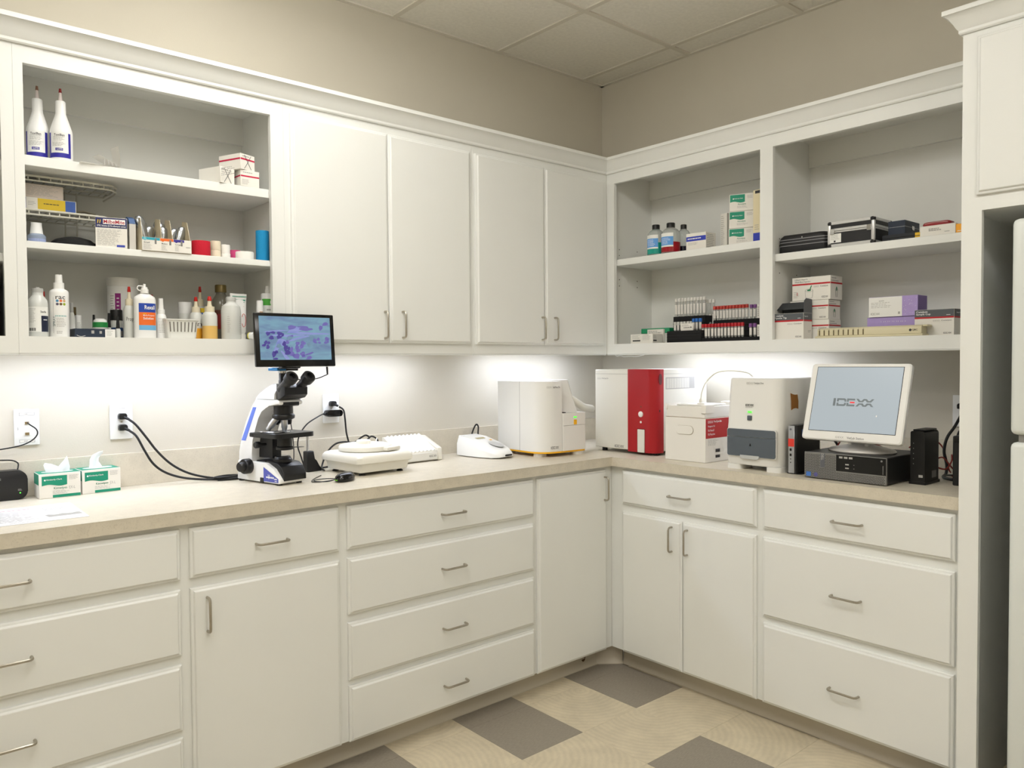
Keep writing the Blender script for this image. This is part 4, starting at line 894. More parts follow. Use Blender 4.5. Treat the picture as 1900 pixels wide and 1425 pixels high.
patch(t, 'blue_sticker', mat('blue_sticker', (70, 120, 200), .4), -.142, -.124, -.0007, .008, .024); G().lathe([(.008, 0), (.008, .0004)], 12, M=Matrix.Translation((-.105, -.0004, .016)) @ Matrix.Rotation(PI/2, 4, 'X')).out('round_sticker', mat('violet_sticker', (92, 90, 150), .4), t)
for px in (-.12, .12):
    for py in (.04, .27): G().cyl((px, py, 0), (px, py, .0035), .01, n=10).out('foot', BLACK, t)
DT = CT+DH
MNW = mat('monitor_cream_white', (236, 235, 231), .4)
t = thing('computer_monitor', 'white square monitor showing a grey logo on the black desktop', 'monitor', (-.45, -1.7020, DT), FWD)
g = G(); g.loft([[(x*k, y*k+.0, z) for x, y in ellipse(0, 0, .120, .095, 32)] for k, z in ((.98, .0006), (1, .004), (.96, .010), (.62, .020), (.30, .028))]); g.out('stand_base', mat('monitor_base_silver', (196, 192, 186), .35, metal=.15), t)
G().prism(ellipse(0, .012, .034, .020, 18), 'z', .022, .13).out('stand_neck', MNW, t)
TL = R(-17)
MM = Matrix.Translation((-.0, -.062, .185)) @ Matrix.Rotation(TL, 4, 'X')
hx, hz = .1835, .1465
def sq(a, b, y): return [(x, y, z) for x, z in rrect(-a, a, -b, b, (.012,)*4, 3)]
G().loft([sq(hx*.80, hz*.80, .052), sq(hx*.97, hz*.97, .030), sq(hx, hz, .020), sq(hx, hz, .004), sq(hx-.004, hz-.004, 0)], M=MM).out('bezel', MNW, t, ang=30)
SCRM = mat('monitor_screen', (200, 211, 216), .3, emit=.70)
SCRM.node_tree.nodes['Principled BSDF'].inputs['Base Color'].default_value = (.03, .03, .03, 1)
def onscreen(o): o.matrix_local = MM; return o
cz = .010; sw, sh = .158, .122
onscreen(G().bx(-sw-.002, sw+.002, -.0004, .0, cz-sh-.002, cz+sh+.002).out('screen_edge', BLACK, t, flat=True)); onscreen(patch(t, 'screen', SCRM, -sw, sw, -.0008, cz-sh, cz+sh))
n0 = set(t.children); idexx(t, -.004, -.0014, cz-.012, .150, .029, mat('screen_logo_grey', (108, 116, 120), .4, emit=.3), mat('screen_logo_red', (222, 48, 52), .4, emit=.5))
words('IDEXX', .030, .0075, INKL, t, -.036, -.0004, -hz+.0125); words('VetLab Station', .062, .0085, INKG, t, .022, -.0004, -hz+.0125, .012)
patch(t, 'cursor', WHITEI, .084, .088, -.0014, cz-.062, cz-.056)
for k in list(set(t.children)-n0): onscreen(k)
for s in (-.028, .03): G().bx(s-.006, s+.006, -.035, -.015, .022, .034, .002, 1).out('tilt_lug', MNW, t)
t = thing('router', 'upright black router right of the desktop computer', 'router', (-.465, -1.9035, CT), FWD)
G().prism(rrect(-.024, .024, .001, .186, (.003, .003, .010, .006)), 'y', 0, .12, .003, 1).out('case', BLACK, t); G().bx(-.018, .022, .004, .11, .1865, .192, .002, 1).out('top_cap', BLACK, t)
G().bx(-.028, .028, -.002, .124, 0, .010, .001, 1).out('stand', BLACK, t); patch(t, 'white_label', INKL, .004, .018, -.0004, .025, .034); patch(t, 'label', INKG, .06, .10, .0245, .02, .045, 'right')
for k in range(5): patch(t, 'status_light', INKG, -.015, -.012, -.0004, .07+.018*k, .073+.018*k)
t = thing('backup_battery', 'black box on the worktop against the refrigerator panel', 'power supply', (-.40, -2.043, CT), FWD)
G().bx(-.050, .055, 0, .14, 0, .172, .003, 1).out('case', BLACK, t); G().bx(-.044, .049, -.0015, -.0002, .15, .165, .0006, 1).out('front_strip', BLACKG, t)
outlet('white wall outlet half hidden beside the refrigerator panel', 0, -1.889, 1.213, FWD)
plug('black plug in the outlet beside the refrigerator panel', -.0098, -1.889, 1.2325, FWD)
cord('power_cable', 'thick black cord dropping from the right-hand outlet to the worktop', [(-.040, -1.905, 1.222), (-.075, -1.908, 1.205), (-.12, -1.900, 1.16), (-.15, -1.885, 1.12), (-.17, -1.882, 1.07), (-.18, -1.895, 1.02), (-.20, -1.90, .99), (-.24, -1.905, .9835), (-.28, -1.93, .9835), (-.30, -1.96, .9835)], .0055)
cord('power_cable', 'black cord coiled in hanging loops next to the refrigerator panel', [(-.042, -1.925, 1.19), (-.09, -1.945, 1.16), (-.14, -1.925, 1.145), (-.19, -1.935, 1.10), (-.19, -1.955, 1.06), (-.16, -1.965, 1.05), (-.14, -1.945, 1.08), (-.16, -1.93, 1.12), (-.20, -1.94, 1.13), (-.23, -1.96, 1.09), (-.22, -1.98, 1.05), (-.2, -1.995, 1.03)], .0055)
cord('coiled_cable', 'flat coil of grey-black cord lying on the worktop behind the router', [(-.28, -1.94, .9825), (-.24, -1.955, .9825), (-.19, -1.955, .9825), (-.17, -1.925, .9825), (-.21, -1.91, .986), (-.27, -1.915, .988), (-.30, -1.945, .986), (-.26, -1.97, .986)], .0034, mat('grey_cable', (74, 78, 76), .5))
REDC = mat('red_cable', (150, 44, 36), .45)
cord('network_cable', 'red network cable crossing behind the router', [(-.335, -1.905, 1.05), (-.29, -1.92, 1.06), (-.25, -1.93, 1.03), (-.22, -1.94, 1.0), (-.2, -1.935, .9822), (-.18, -1.91, .9822)], .0027, REDC)
cord('network_cable', 'second red network cable curling up behind the router', [(-.335, -1.91, 1.03), (-.30, -1.935, 1.02), (-.26, -1.94, 1.045), (-.23, -1.93, 1.065), (-.2, -1.925, 1.04), (-.19, -1.93, 1.0), (-.19, -1.94, .9822)], .0027, REDC)
cord('network_cable', 'red network cable seen in the gap between mini computer and monitor foot', [(-.30, -1.52, 1.05), (-.28, -1.545, 1.10), (-.26, -1.58, 1.115), (-.22, -1.62, 1.09), (-.16, -1.66, 1.06), (-.10, -1.7, 1.0), (-.08, -1.74, .9822)], .0027, REDC)
cord('network_cable', 'red network cable seen under the right corner of the monitor', [(-.28, -1.80, 1.085), (-.24, -1.825, 1.11), (-.2, -1.85, 1.115), (-.15, -1.87, 1.08), (-.12, -1.88, 1.0), (-.10, -1.88, .9822)], .0027, REDC)
cord('video_cable', 'black cable with plug behind the mini computer', [(-.365, -1.485, 1.10), (-.33, -1.49, 1.115), (-.29, -1.50, 1.11), (-.26, -1.515, 1.07), (-.24, -1.525, 1.02), (-.22, -1.53, .984)], .005)
t = cord('loose_wire', 'loose white wire drooping below the light rail at the corner', [tuple(at(u, v, 'y', -.30)) for u, v in ((1127, 659), (1133, 660.5), (1140, 658.5), (1150, 661), (1160, 660), (1172, 661), (1185, 659), (1191, 656.5))][0:0] + [(-.30, -.36, 1.4465), (-.30, -.375, 1.441), (-.30, -.395, 1.444), (-.30, -.42, 1.438), (-.30, -.46, 1.440), (-.30, -.50, 1.438), (-.30, -.54, 1.444), (-.30, -.555, 1.450), (-.28, -.57, 1.4810)], .0022, WHITE)

# ================================================================== SHELVES OF THE OPEN LEFT CABINET
Z1, Z2, Z0 = SH1[1], SH2[1], ZUO
RIM = mat('white_bottle_plastic', (238, 238, 236), .3); BLUEL = mat('royal_blue_label', (44, 40, 150), .4); REDT = mat('red_tip', (190, 34, 26), .45)
CLEARP = mat('milky_clear_plastic', (232, 233, 227), .28, trans=.22); CLEARG = mat('clear_bottle', (228, 232, 230), .08, trans=.75, ior=1.3)
LABW = mat('label_white', (236, 236, 232), .45)
def rp(w): return w/2
# --- two long-necked squeeze bottles
def neck_bottle(label, u0, u1, vt, y, tipm):
    x, w, h = spanA(u0, u1, vt, Z1, y, vt+80); r = w/2
    t = thing('squeeze_bottle', label, 'bottle', (x, y, Z1), 0, 'long-necked squeeze bottles')
    G().lathe([(r*.93, .0004), (r, .006), (r, h*.40), (r*.97, h*.44), (r*.60, h*.60), (r*.47, h*.66), (r*.455, h*.82), (r*.40, h*.83), (.001, h*.832)], 26).out('bottle', RIM, t)
    G().cyl((0, 0, h*.83), (0, 0, h*.945), r*.19, r*.12, 14).out('nozzle', mat('nozzle_white', (222, 210, 206), .4), t); G().cyl((0, 0, h*.945), (0, 0, h), r*.145, r*.10, 14).out('tip', tipm, t)
    a = -22; e = .0006
    G().wrap(r+e, h*.055, h*.385, a-62, a+62, 16).out('blue_label', BLUEL, t); G().wrap(r+e*2, h*.115, h*.39, a-46, a+46, 12).out('label_panel', LABW, t)
    q_ = -.384*r
    words('ToxiBan', r*.95, h*.03, INK, t, q_, 0, h*.352, .01, bend=(r+e*3, 0)); fineprint(t, INKG, q_-r*.55, q_+r*.55, 0, h*.27, h*.335, 4, bend=(r+e*3, 0)); fineprint(t, INKL, q_-r*.65, q_+r*.65, 0, h*.20, h*.26, 4, bend=(r+e*3, 0))
    G().wrap(r+e*3, h*.145, h*.178, a-18, a+18, 8).out('logo_pill', BLUEL, t); words('LLOYD', r*.5, h*.02, LABW, t, q_, 0, h*.162, .02, bend=(r+e*4, 0))
neck_bottle('white squeeze bottle with faded tip, leftmost on the top shelf', 47, 91, 160, -.225, mat('faded_tip', (150, 112, 92), .5))
neck_bottle('white squeeze bottle with dark red tip on the top shelf', 91, 133.5, 165, -.262, mat('dark_red_tip', (136, 18, 14), .45))
# --- folded leaflet
t = thing('folded_leaflet', 'small folded paper leaflet lying open on the top shelf', 'leaflet', (-2.645, -.305, Z1), R(10))
PAP = mat('leaflet_paper', (240, 238, 232), .7); t.scale = (1.15,)*3
G().sheet([[(-.07, -.012, .0010), (-.02, -.014, .0012), (.03, -.016, .002)], [(-.07, .03, .0010), (-.02, .03, .0012), (.03, .03, .002)]], .0005).out('lower_leaf', PAP, t)
G().sheet([[(.03, -.016, .005), (.0, -.016, .016), (-.025, -.016, .028)], [(.03, .03, .005), (.0, .03, .016), (-.025, .03, .028)]], .0005).out('middle_leaf', PAP, t); G().sheet([[(.0315, -.016, .005), (.030, -.016, .035), (.026, -.016, .060)], [(.0315, .03, .005), (.030, .03, .035), (.024, .03, .060)]], .0005).out('upright_leaf', PAP, t)
g = G(); [g.quad((-.012+.010*i, -.0168, .003), (-.009+.010*i, -.0168, .003), (-.011+.010*i, -.0168, .018-.003*i), (-.013+.010*i, -.0168, .019-.003*i)) for i in range(4)]; g.out('fine_print', INKL, t, flat=True)
# --- small cartons, two crossed out with pen
def carton(name, label, x, y, z, rz, w, d, h, m=CARD, group=None, cat='box'):
    t = thing(name, label, cat, (x, y, z), rz, group); G().bx(-w/2, w/2, 0, d, .0003, h, .0008, 1).out('carton', m, t); return t
CRIM = mat('crimson_stripe', (196, 26, 70), .5)
def crossed(t, w, h):
    g = G()
    for s in (1, -1): g.tube([(-.016*s, -.0009, h*.08), (0, -.0009, h*.5), (.015*s, -.0009, h*.94)], .0007, 5)
    g.out('pen_cross', INK, t)
def stripe(t, w, d, h, z0, z1, pr=True):
    patch(t, 'crimson_band', CRIM, -w/2+.0006, w/2-.0006, -.0004, z0, z1); patch(t, 'crimson_band', CRIM, .001, d-.001, -w/2-.0004, z0, z1, 'left')
    words('TYMPAGESIC', w*.5, .005, INKL, t, -w*.12, -.0005, h*.86)
    if pr: fineprint(t, INKL, -w*.42, -w*.02, -.0005, h*.10, h*.45, 5)
G_X = 'small white cartons with crimson stripes'
t = carton('small_carton', 'small white carton pen-crossed X, lower left of the three', -2.262, -.315, Z1, R(22), .063, .105, .056, group=G_X); crossed(t, .063, .056); words('TYMPAGESIC', .03, .005, INKL, t, -.012, -.0005, .048); fineprint(t, INKL, .005, .07, -.0319, .02, .05, 5, face='left')
t = carton('small_carton', 'small white carton with crimson stripe under the crossed one', -2.183, -.318, Z1, R(4), .070, .10, .057, group=G_X); stripe(t, .070, .10, .057, .0335, .0385)
t = carton('small_carton', 'topmost small white carton with crimson stripe and pen cross', -2.190, -.316, Z1+.0575, R(22), .066, .105, .055, group=G_X); stripe(t, .066, .105, .055, .034, .0395, False); crossed(t, .066, .055)

# --- middle shelf: two-tier wire rack
WIRE = mat('white_coated_wire', (208, 206, 194), .4)
t = thing('wire_rack', 'white two-tier wire shelf rack at the left of the middle shelf', 'rack', (-2.862, -.03, Z2))
def tier(z, x1, front=-.212):
    def rail(k, dz): return [(-.005, front+k, z+dz), (x1-.05, front+k, z+dz), (x1-.018, front+k+.018, z+dz), (x1-k, front+.055, z+dz), (x1-k, -.005, z+dz)]
    g = G(); g.tube(rail(0, 0), .0036, 7, 4); g.out('top_rail', WIRE, t)
    g = G(); g.tube(rail(.001, -.014), .0028, 6, 4); g.out('lower_rail', WIRE, t)
    for yy in (-.16, -.08, -.01): G().tube([(0, yy, z-.003), (x1, yy, z-.003)], .0024, 6, 0).out('long_wire', WIRE, t)
    for i in range(9):
        xx = .012+(x1-.03)*i/8; f = front if xx < x1-.045 else front+.045*(xx-x1+.045)/.045
        G().tube([(xx, f+.001, z-.013), (xx, f, z+.001), (xx, f+.02, z+.001), (xx, -.006, z+.001)], .0018, 6, 0).out('cross_wire', WIRE, t)
ZT1 = at(100, 393, 'y', -.242).z-Z2; ZT2 = at(100, 331, 'y', -.242).z-Z2
tier(ZT1, .252); tier(ZT2, .272)
for xx in (.002, .150, .185):
    G().tube([(xx, -.012, .0018), (xx, -.012, ZT2)], .0028, 7, 0).out('upright', WIRE, t)
for xx in (.002, .185): G().tube([(xx, -.012, .003), (xx, -.04, .003), (xx, -.070, .003), (xx, -.070, .0035)], .0026, 7, 0).out('foot_wire', WIRE, t)
ZS = Z2+ZT1+.0037
t = carton('flat_carton', 'long yellow, white and blue carton on the wire rack', -2.789, -.225, ZS, R(0), .146, .10, .038)
YB_ = mat('carton_yellow', (222, 190, 40), .5); BB_ = mat('carton_blue', (62, 98, 178), .5)
patch(t, 'yellow_panel', YB_, -.034, .042, -.0004, .001, .0365); patch(t, 'blue_end', BB_, .042, .0705, -.0004, .001, .0365); patch(t, 'violet_end', BLUEL, -.0707, -.065, -.0004, .001, .0365); words('Veterinary Ophthalmic', .044, .004, INK, t, .004, -.0007, .021, .01); fineprint(t, INKL, -.06, -.038, -.0006, .012, .026, 3)
patch(t, 'blue_top', BB_, .042, .0705, .0374, .001, .099, 'top')
t = carton('instruction_carton', 'pinkish carton of fine print stacked on the yellow one', -2.804, -.220, ZS+.0385, R(0), .106, .08, .042, mat('pinkish_card', (214, 202, 192), .6)); fineprint(t, INKG, -.047, .045, -.0005, .006, .038, 9, h=.3)
t = thing('foil_sachet', 'small flat cream sachet lying on the wire rack', 'sachet', (-2.690, -.205, ZS), R(-14)); G().sheet([[(-.034, -.015, .0035), (0, -.02, .010), (.036, -.02, .004)], [(-.036, .01, .012), (0, .01, .018), (.034, .008, .008)], [(-.03, .035, .010), (0, .035, .014), (.03, .033, .006)]], .0035).out('sachet', mat('cream_sachet', (206, 196, 174), .5), t); G().bx(-.02, .02, -.01, .02, .0003, .0032).out('backing', mat('plum_edge', (96, 60, 70), .5), t)
# capped bottle and pouch under the rack
x, w, h = spanA(50, 85, 414, Z2, -.235, 446)
t = thing('capped_bottle', 'squat clear bottle with ribbed white cap under the wire rack', 'bottle', (x, -.235, Z2)); G().lathe([(w*.49, .0004), (w*.5, .004), (w*.5, h*.40), (w*.42, h*.47), (w*.36, h*.5)], 22).out('bottle', mat('blue_tinted_bottle', (168, 182, 204), .2, trans=.3), t)
G().lathe([(w*.37, h*.46), (w*.35, h*.55), (w*.29, h*.95), (w*.31, h), (.001, h)], 16).out('cap', RIM, t); G().wrap(w*.503, h*.02, h*.26, -70, 70).out('label', mat('bottle_label_blue', (150, 162, 200), .5), t)
x, w, h = spanA(90, 180, 441, Z2, -.20, 452)
t = thing('black_pouch', 'low black fabric pouch lying under the wire rack', 'pouch', (x, -.20, Z2)); g = G(); g.loft([[(w/2*k*math.cos(a), .085*k*math.sin(a), z) for a in [2*PI*i/20 for i in range(20)]] for k, z in ((.96, .0004), (1, h*.18), (.94, h*.45), (.75, h*.75), (.4, h*.95), (.05, h))]); g.out('pouch', mat('black_fabric', (20, 20, 20), .9, bump=.4, bscale=300), t); G().tube([(-w*.44, -.035, h*.46), (-w*.2, -.066, h*.5), (w*.2, -.066, h*.5), (w*.44, -.035, h*.46)], .0012, 6).out('zip', BLACKG, t)
# ear drops carton
NAVY = mat('navy_print', (34, 38, 92), .5)
a = at(180.5, 462, 'y', -.318); b = at(234, 466, 'y', -.30); w = (Vector((a.x, -.318))-Vector((b.x, -.30))).length; h = at(207, 404, 'y', -.309).z-Z2
MR = math.atan2(.012, b.x-a.x)
t = carton('ear_drops_carton', 'white carton with navy top and red lettering on the middle shelf', (a.x+b.x)/2, -.3085, Z2, R(-14), w*1.0, .050, h)
patch(t, 'navy_band', NAVY, -w/2+.0006, w/2-.0006, -.0004, h*.66, h-.001); patch(t, 'navy_band', NAVY, .001, .049, w/2+.0004, h*.66, h-.001, 'right'); patch(t, 'white_box', WHITEI, -w*.26, w*.44, -.0007, h*.78, h*.945); words('MilbeMite', w*.66, h*.125, mat('milbe_red', (170, 30, 52), .5), t, w*.09, -.001, h*.862, .015); words('OTIC Solution (0.1% milbemycin oxime)', w*.9, h*.075, WHITEI, t, 0, -.001, h*.715, .012)
g = G(); [g.poly([(-w*.44+.006*i, -.001, h*.80), (-w*.42+.006*i, -.001, h*.79), (-w*.395+.006*i, -.001, h*.90), (-w*.42+.006*i, -.001, h*.93)]) for i in range(2)]; g.out('yellow_flash', YB_, t, flat=True)
fineprint(t, INKG, -w*.45, w*.36, -.0005, h*.07, h*.62, 13, h=.3); patch(t, 'blue_tab', mat('tab_blue', (48, 66, 170), .5), w*.16, w*.42, -.0006, h*.04, h*.11)
for k in range(2): patch(t, 'barcode', INKG, .012, .045, w/2+.0005, h*(.20+.2*k), h*(.34+.2*k), 'right')
# --- divided display tray of foil applicators
CARDI = mat('kraft_inside', (196, 182, 152), .7); FOIL = mat('foil_silver', (176, 180, 184), .22, metal=.9)
a = at(264, 468, 'y', -.325); b = at(355.5, 472, 'y', -.325); w = b.x-a.x; hf = at(310, 443, 'y', -.325).z-Z2; hb_ = at(264, 402, 'y', -.30).z-Z2
t = thing('display_tray', 'divided cardboard display tray with teal, orange and violet tabs', 'display box', ((a.x+b.x)/2, -.325, Z2), R(0)); hw_ = w/2; D_ = .13
G().bx(-hw_, hw_, 0, .0012, .0004, hf).out('front_wall', CARD, t, flat=True); G().bx(-hw_, hw_, D_-.0012, D_, .0004, hf*1.1).out('back_wall', CARDI, t, flat=True); G().bx(-hw_, hw_, .0012, D_-.0012, .0004, .0016).out('floor_panel', CARDI, t, flat=True)
def fin(x, dx, m=mat('kraft_pale', (224, 212, 184), .7)):
    lo = [(x, .0016, .0018), (x, D_-.002, .0018), (x+.0012, D_-.002, .0018), (x+.0012, .0016, .0018)]; hi = [(x+dx, .034, hb_*.98), (x+dx, D_*.62, hb_*1.06), (x+dx+.0012, D_*.62, hb_*1.06), (x+dx+.0012, .034, hb_*.98)]
    G().loft([lo, [(p_[0]*.6+q_[0]*.4, p_[1]*.85+q_[1]*.15, hf) for p_, q_ in zip(lo, hi)], hi]).out('divider', m, t, flat=True)
fin(-hw_+.0006, .004); fin(-hw_*.24, .006); fin(hw_*.26, -.002); fin(hw_-.0020, -.001)
for x0, x1, m, nm in ((-hw_, -hw_*.29, mat('tab_teal', (46, 158, 178), .5), 'Small'), (-hw_*.29, hw_*.26, mat('tab_orange', (232, 110, 40), .5), 'Medium'), (hw_*.26, hw_*.70, mat('tab_violet', (58, 46, 140), .5), 'Large')):
    patch(t, 'colour_tab', m, x0+.0005, x1-.0003, -.0004, hf*.80, hf-.0005); words(nm, .018, .0045, INK, t, x0+.014, -.0006, hf*.60, .01); fineprint(t, INKL, x0+.004, x0+(x1-x0)*.55, -.0006, hf*.08, hf*.50, 6, h=.3)
    c_ = (x0*.25+x1*.75); patch(t, 'tube_picture', INKG, c_-.003, c_+.003, -.0006, hf*.52, hf*.92)
    G().lathe([(.0052, 0), (.0052, .0002)], 12, M=Matrix.Translation((x0+.0085, -.0007, hf*.86)) @ Matrix.Rotation(PI/2, 4, 'X')).out('size_badge', mat('badge_tint', (120, 190, 200), .5) if nm == 'Small' else m, t)
words('SAMPLE', .014, .004, INKL, t, hw_*.86, -.0006, hf*.45)
def applicator(x, y, h, tw):
    g = G(); n = 12
    rings = []
    for k, z in ((.35, hf*.15), (.55, hf*.55), (.8, hf*.9), (1.15, h*.62+hf*.2), (1.25, h*.86), (.85, h*.96), (.3, h)):
        ox = .010*math.sin(z*40+tw); rings.append([(x+ox+.0135*k*math.cos(2*PI*i/n+tw)*(1 if abs(math.cos(2*PI*i/n)) > .0 else 1), y+.0065*k*math.sin(2*PI*i/n+tw)+.25*(z-hf)*.3, z) for i in range(n)])
    g.loft(rings); o = g.out('foil_applicator', FOIL, None); o.location = t.location; tag(o, None, 'applicator', 'silver foil applicators in the display tray'); return o
APX = [(-.038, .055, hb_*1.08), (-.029, .075, hb_*.94), (-.022, .060, hb_*.80), (-.004, .075, hb_*.96), (.000, .060, hb_*.82), (.005, .085, hb_*1.02), (.021, .085, hb_*.92), (.029, .065, hb_*.82), (.037, .055, hb_*.88)]
APL = ['tallest silver foil applicator at the left of the display tray', 'second silver foil applicator from the left in the display tray', 'short front silver foil applicator in the teal-tabbed section', 'leftmost silver foil applicator in the orange-tabbed section', 'short front silver foil applicator in the orange-tabbed section', 'tall rear silver foil applicator in the orange-tabbed section', 'rear silver foil applicator in the violet-tabbed section', 'middle silver foil applicator in the violet-tabbed section', 'rightmost silver foil applicator in the display tray']
for k, (ax_, ay_, ah_) in enumerate(APX): applicator(ax_*w/.1, ay_, ah_, k*1.3)['label'] = APL[k]
# --- side flap carton (open lid) left of the tray
a = at(247, 460, 'y', -.30)
t = thing('open_carton_lid', 'narrow open carton with blue tab between ear drops and tray', 'box', ((a.x+at(264, 460, 'y', -.325).x)/2-.007, -.285, Z2), 0)
hh = at(255, 402, 'y', -.29).z-Z2; G().bx(-.010, .010, 0, .10, .0004, hh*.78, .0006, 1).out('carton', mat('grey_white_card', (206, 202, 194), .6), t); G().prism([(.0, hh*.785), (.05, hh*.785), (.05, hh), (.035, hh*1.02), (.012, hh*.95)], 'x', -.009, .009).out('blue_tab', mat('tab_steel_blue', (62, 92, 140), .5), t, flat=True)
# --- tape and bandage rolls
def roll(label, u0, u1, vt, y, m, z=None, h=None, hollow=True, nm='bandage_roll'):
    z = Z2 if z is None else z
    x, w, hh = spanA(u0, u1, vt, z, y, vt+15); hh = h or hh; r = w/2
    t = thing(nm, label, 'roll', (x, y, z), 0, 'bandage and tape rolls')
    G().lathe([(r*.98, .0003), (r, .002), (r, hh-.002), (r*.97, hh), (r*.42, hh), (r*.40, hh-.001), (r*.40, .001)], 26, caps=False).out('roll', m, t); G().lathe([(r*.395, .0008), (r*.395, hh-.0012)], 18).out('core', mat('roll_core', (214, 206, 190), .7), t); return x, hh
REDB = mat('red_cohesive_wrap', (192, 22, 46), .85, bump=.5, bscale=240); CRM = mat('cream_tape', (226, 214, 190), .7); WTP = mat('white_tape', (232, 230, 224), .6); PNK = mat('pink_wrap', (226, 84, 140), .85, bump=.4, bscale=240); BLW = mat('blue_cohesive_wrap', (24, 136, 188), .85, bump=.5, bscale=240)
roll('wide red bandage roll beside the display tray', 355.5, 389.5, 448, -.275, REDB)
hA = spanA(389, 409, 447, Z2, -.24, 462)[2]
roll('lower of two stacked cream tape rolls', 390, 409, 447, -.24, CRM, Z2, hA*.47); roll('upper of two stacked cream tape rolls', 390, 409, 447, -.24, CRM, Z2+hA*.475, hA*.5)
hA = spanA(409, 426, 454, Z2, -.235, 470)[2]
roll('lower of two stacked white tape rolls', 409.5, 427, 454, -.235, WTP, Z2, hA*.42); roll('upper of two stacked white tape rolls', 409.5, 426.5, 454, -.235, WTP, Z2+hA*.425, hA*.55)
roll('pink bandage roll behind the flat white tape', 425, 446, 465, -.17, PNK)
roll('low flat white tape roll near the blue bandage', 438, 470, 468, -.27, WTP)
roll('tall blue bandage roll at the right end', 475, 498, 429, -.27, BLW)
t = thing('wrap_tail', 'loose blue end of wrap behind the tall blue roll', 'bandage'
, (spanA(486, 499.5, 440, Z2, -.215, 455)[0], -.215, Z2)); G().lathe([(.016, .0004), (.018, .01), (.018, .06), (.015, .062), (.001, .0625)], 16).out('roll', mat('navy_wrap', (24, 74, 120), .9), t); G().cyl((0, 0, .0626), (0, 0, .064), .006, n=10).out('core', CRM, t)

# --- bottom shelf
def bottle(name, label, u0, u1, vt, y, prof, m, cat='bottle', group=None, n=24, z=None, sy=1.0, vb=622):
    """prof: list of (radius fraction of half width, height fraction); returns thing, radius, height"""
    z = Z0 if z is None else z
    x, w, h = spanA(u0, u1, vt, z, y, vb); r = w/2
    t = thing(name, label, cat, (x, y, z), 0, group)
    G().lathe([(max(a*r, .0002), max(b*h, .0003)) for a, b in prof], n, sy=sy).out('bottle', m, t); return t, r, h
def lid(t, r, h, prof, m, name='cap', n=22, sy=1.0): return G().lathe([(max(a*r, .0002), b*h) for a, b in prof], n, sy=sy).out(name, m, t)
GREYC = mat('grey_cap', (178, 178, 174), .4); VIAL = mat('vial_plastic', (234, 236, 232), .2, trans=.25)
t, r, h = bottle('fluid_vial', 'clear fluid bottle with grey cap, leftmost on the bottom shelf', 51, 89.5, 533, -.285, [(.94, 0), (1, .03), (1, .66), (.92, .74), (.60, .82), (.55, .84), (.55, .90)], VIAL)
lid(t, r, h, [(.56, .89), (.56, .965), (.5, .975), (.22, .975), (.20, 1), (.001, 1)], GREYC)
G().wrap(r*1.006, h*.10, h*.60, -95, 60, 16).out('label', LABW, t); G().wrap(r*1.012, h*.10, h*.42, 8, 62, 8).out('navy_panel', mat('navy_label', (26, 34, 58), .45), t); fineprint(t, INKG, -r*1.15, -r*.35, 0, h*.28, h*.57, 12, bend=(r*1.012, 0), h=.3); words('Sterile', r*.62, h*.045, INK, t, r*.38, 0, h*.50, .01, bend=(r*1.014, 0)); words('Water', r*.5, h*.03, WHITEI, t, r*.62, 0, h*.34, .02, bend=(r*1.02, 0))
for k in range(9): G().wrap(r*1.012, h*.115, h*.175, -68+5*k, -66+5*k+(k % 3), 1).out('barcode_bar', INK, t)
t, r, h = bottle('dropper_bottle', 'small bottle with red tip behind the leftmost fluid bottle', 74, 89, 541, -.19, [(.95, 0), (1, .03), (1, .70), (.5, .78), (.3, .80), (.26, .88)], CLEARP); lid(t, r, h, [(.30, .87), (.36, .90), (.30, 1), (.001, 1)], REDT, 'tip')
t, r, h = bottle('spray_bottle', 'white spray bottle with coloured dots and stacked white cap', 91.5, 128, 510, -.285, [(.96, 0), (1, .02), (1, .70), (.95, .735), (.75, .76), (.56, .77), (.55, .78)], RIM)
lid(t, r, h, [(.55, .775), (.55, .87), (.40, .875), (.36, 1), (.001, 1)], WHITEG, 'sprayer'); bd = (r*1.008, 0)
words('rac', r*1.0, h*.05, INK, t, -r*.05, 0, h*.625, .005, bend=bd)
for k, c in enumerate(((78, 138, 178), (228, 118, 70), (208, 170, 120), (98, 92, 110), (112, 86, 50), (150, 170, 40))):
    a = -r*.38+(k % 3)*r*.36; zz = h*(.575-.052*(k//3)); G().poly([(bd[0]*1.004*math.sin((a+h*.021*math.cos(w_))/bd[0]), -bd[0]*1.004*math.cos((a+h*.021*math.cos(w_))/bd[0]), zz+h*.021*math.sin(w_)) for w_ in [2*PI*i_/14 for i_ in range(14)]]).out('coloured_dot', mat('dot_%d' % k, c, .5), t)
words('CHLORHEXIDINE', r*1.25, h*.02, mat('teal_ink', (110, 178, 176), .5), t, -r*.02, 0, h*.335, .01, bend=bd); fineprint(t, INKG, -r*.5, r*.55, 0, h*.16, h*.31, 6, bend=bd, h=.3); words('SPRAY', h*.16, r*.30, mat('teal_dark_ink', (70, 110, 112), .5), t, -r*.76, 0, h*.25, .0, tilt=PI/2, bend=bd); G().wrap(bd[0], h*.06, h*.63, -48, -46.5, 1).out('label_rule', INKG, t)
fineprint(t, INKL, -r*.5, r*.3, 0, h*.05, h*.10, 2, bend=bd)
t, r, h = bottle('small_flask', 'small clear bottle with white cap right of the spray bottle', 127, 140, 562, -.20, [(.95, 0), (1, .03), (1, .55), (.6, .70), (.45, .74)], CLEARP); lid(t, r, h, [(.5, .73), (.5, 1), (.001, 1)], GREYC); G().wrap(r*1.01, h*.12, h*.4, -60, 60).out('label', LABW, t)
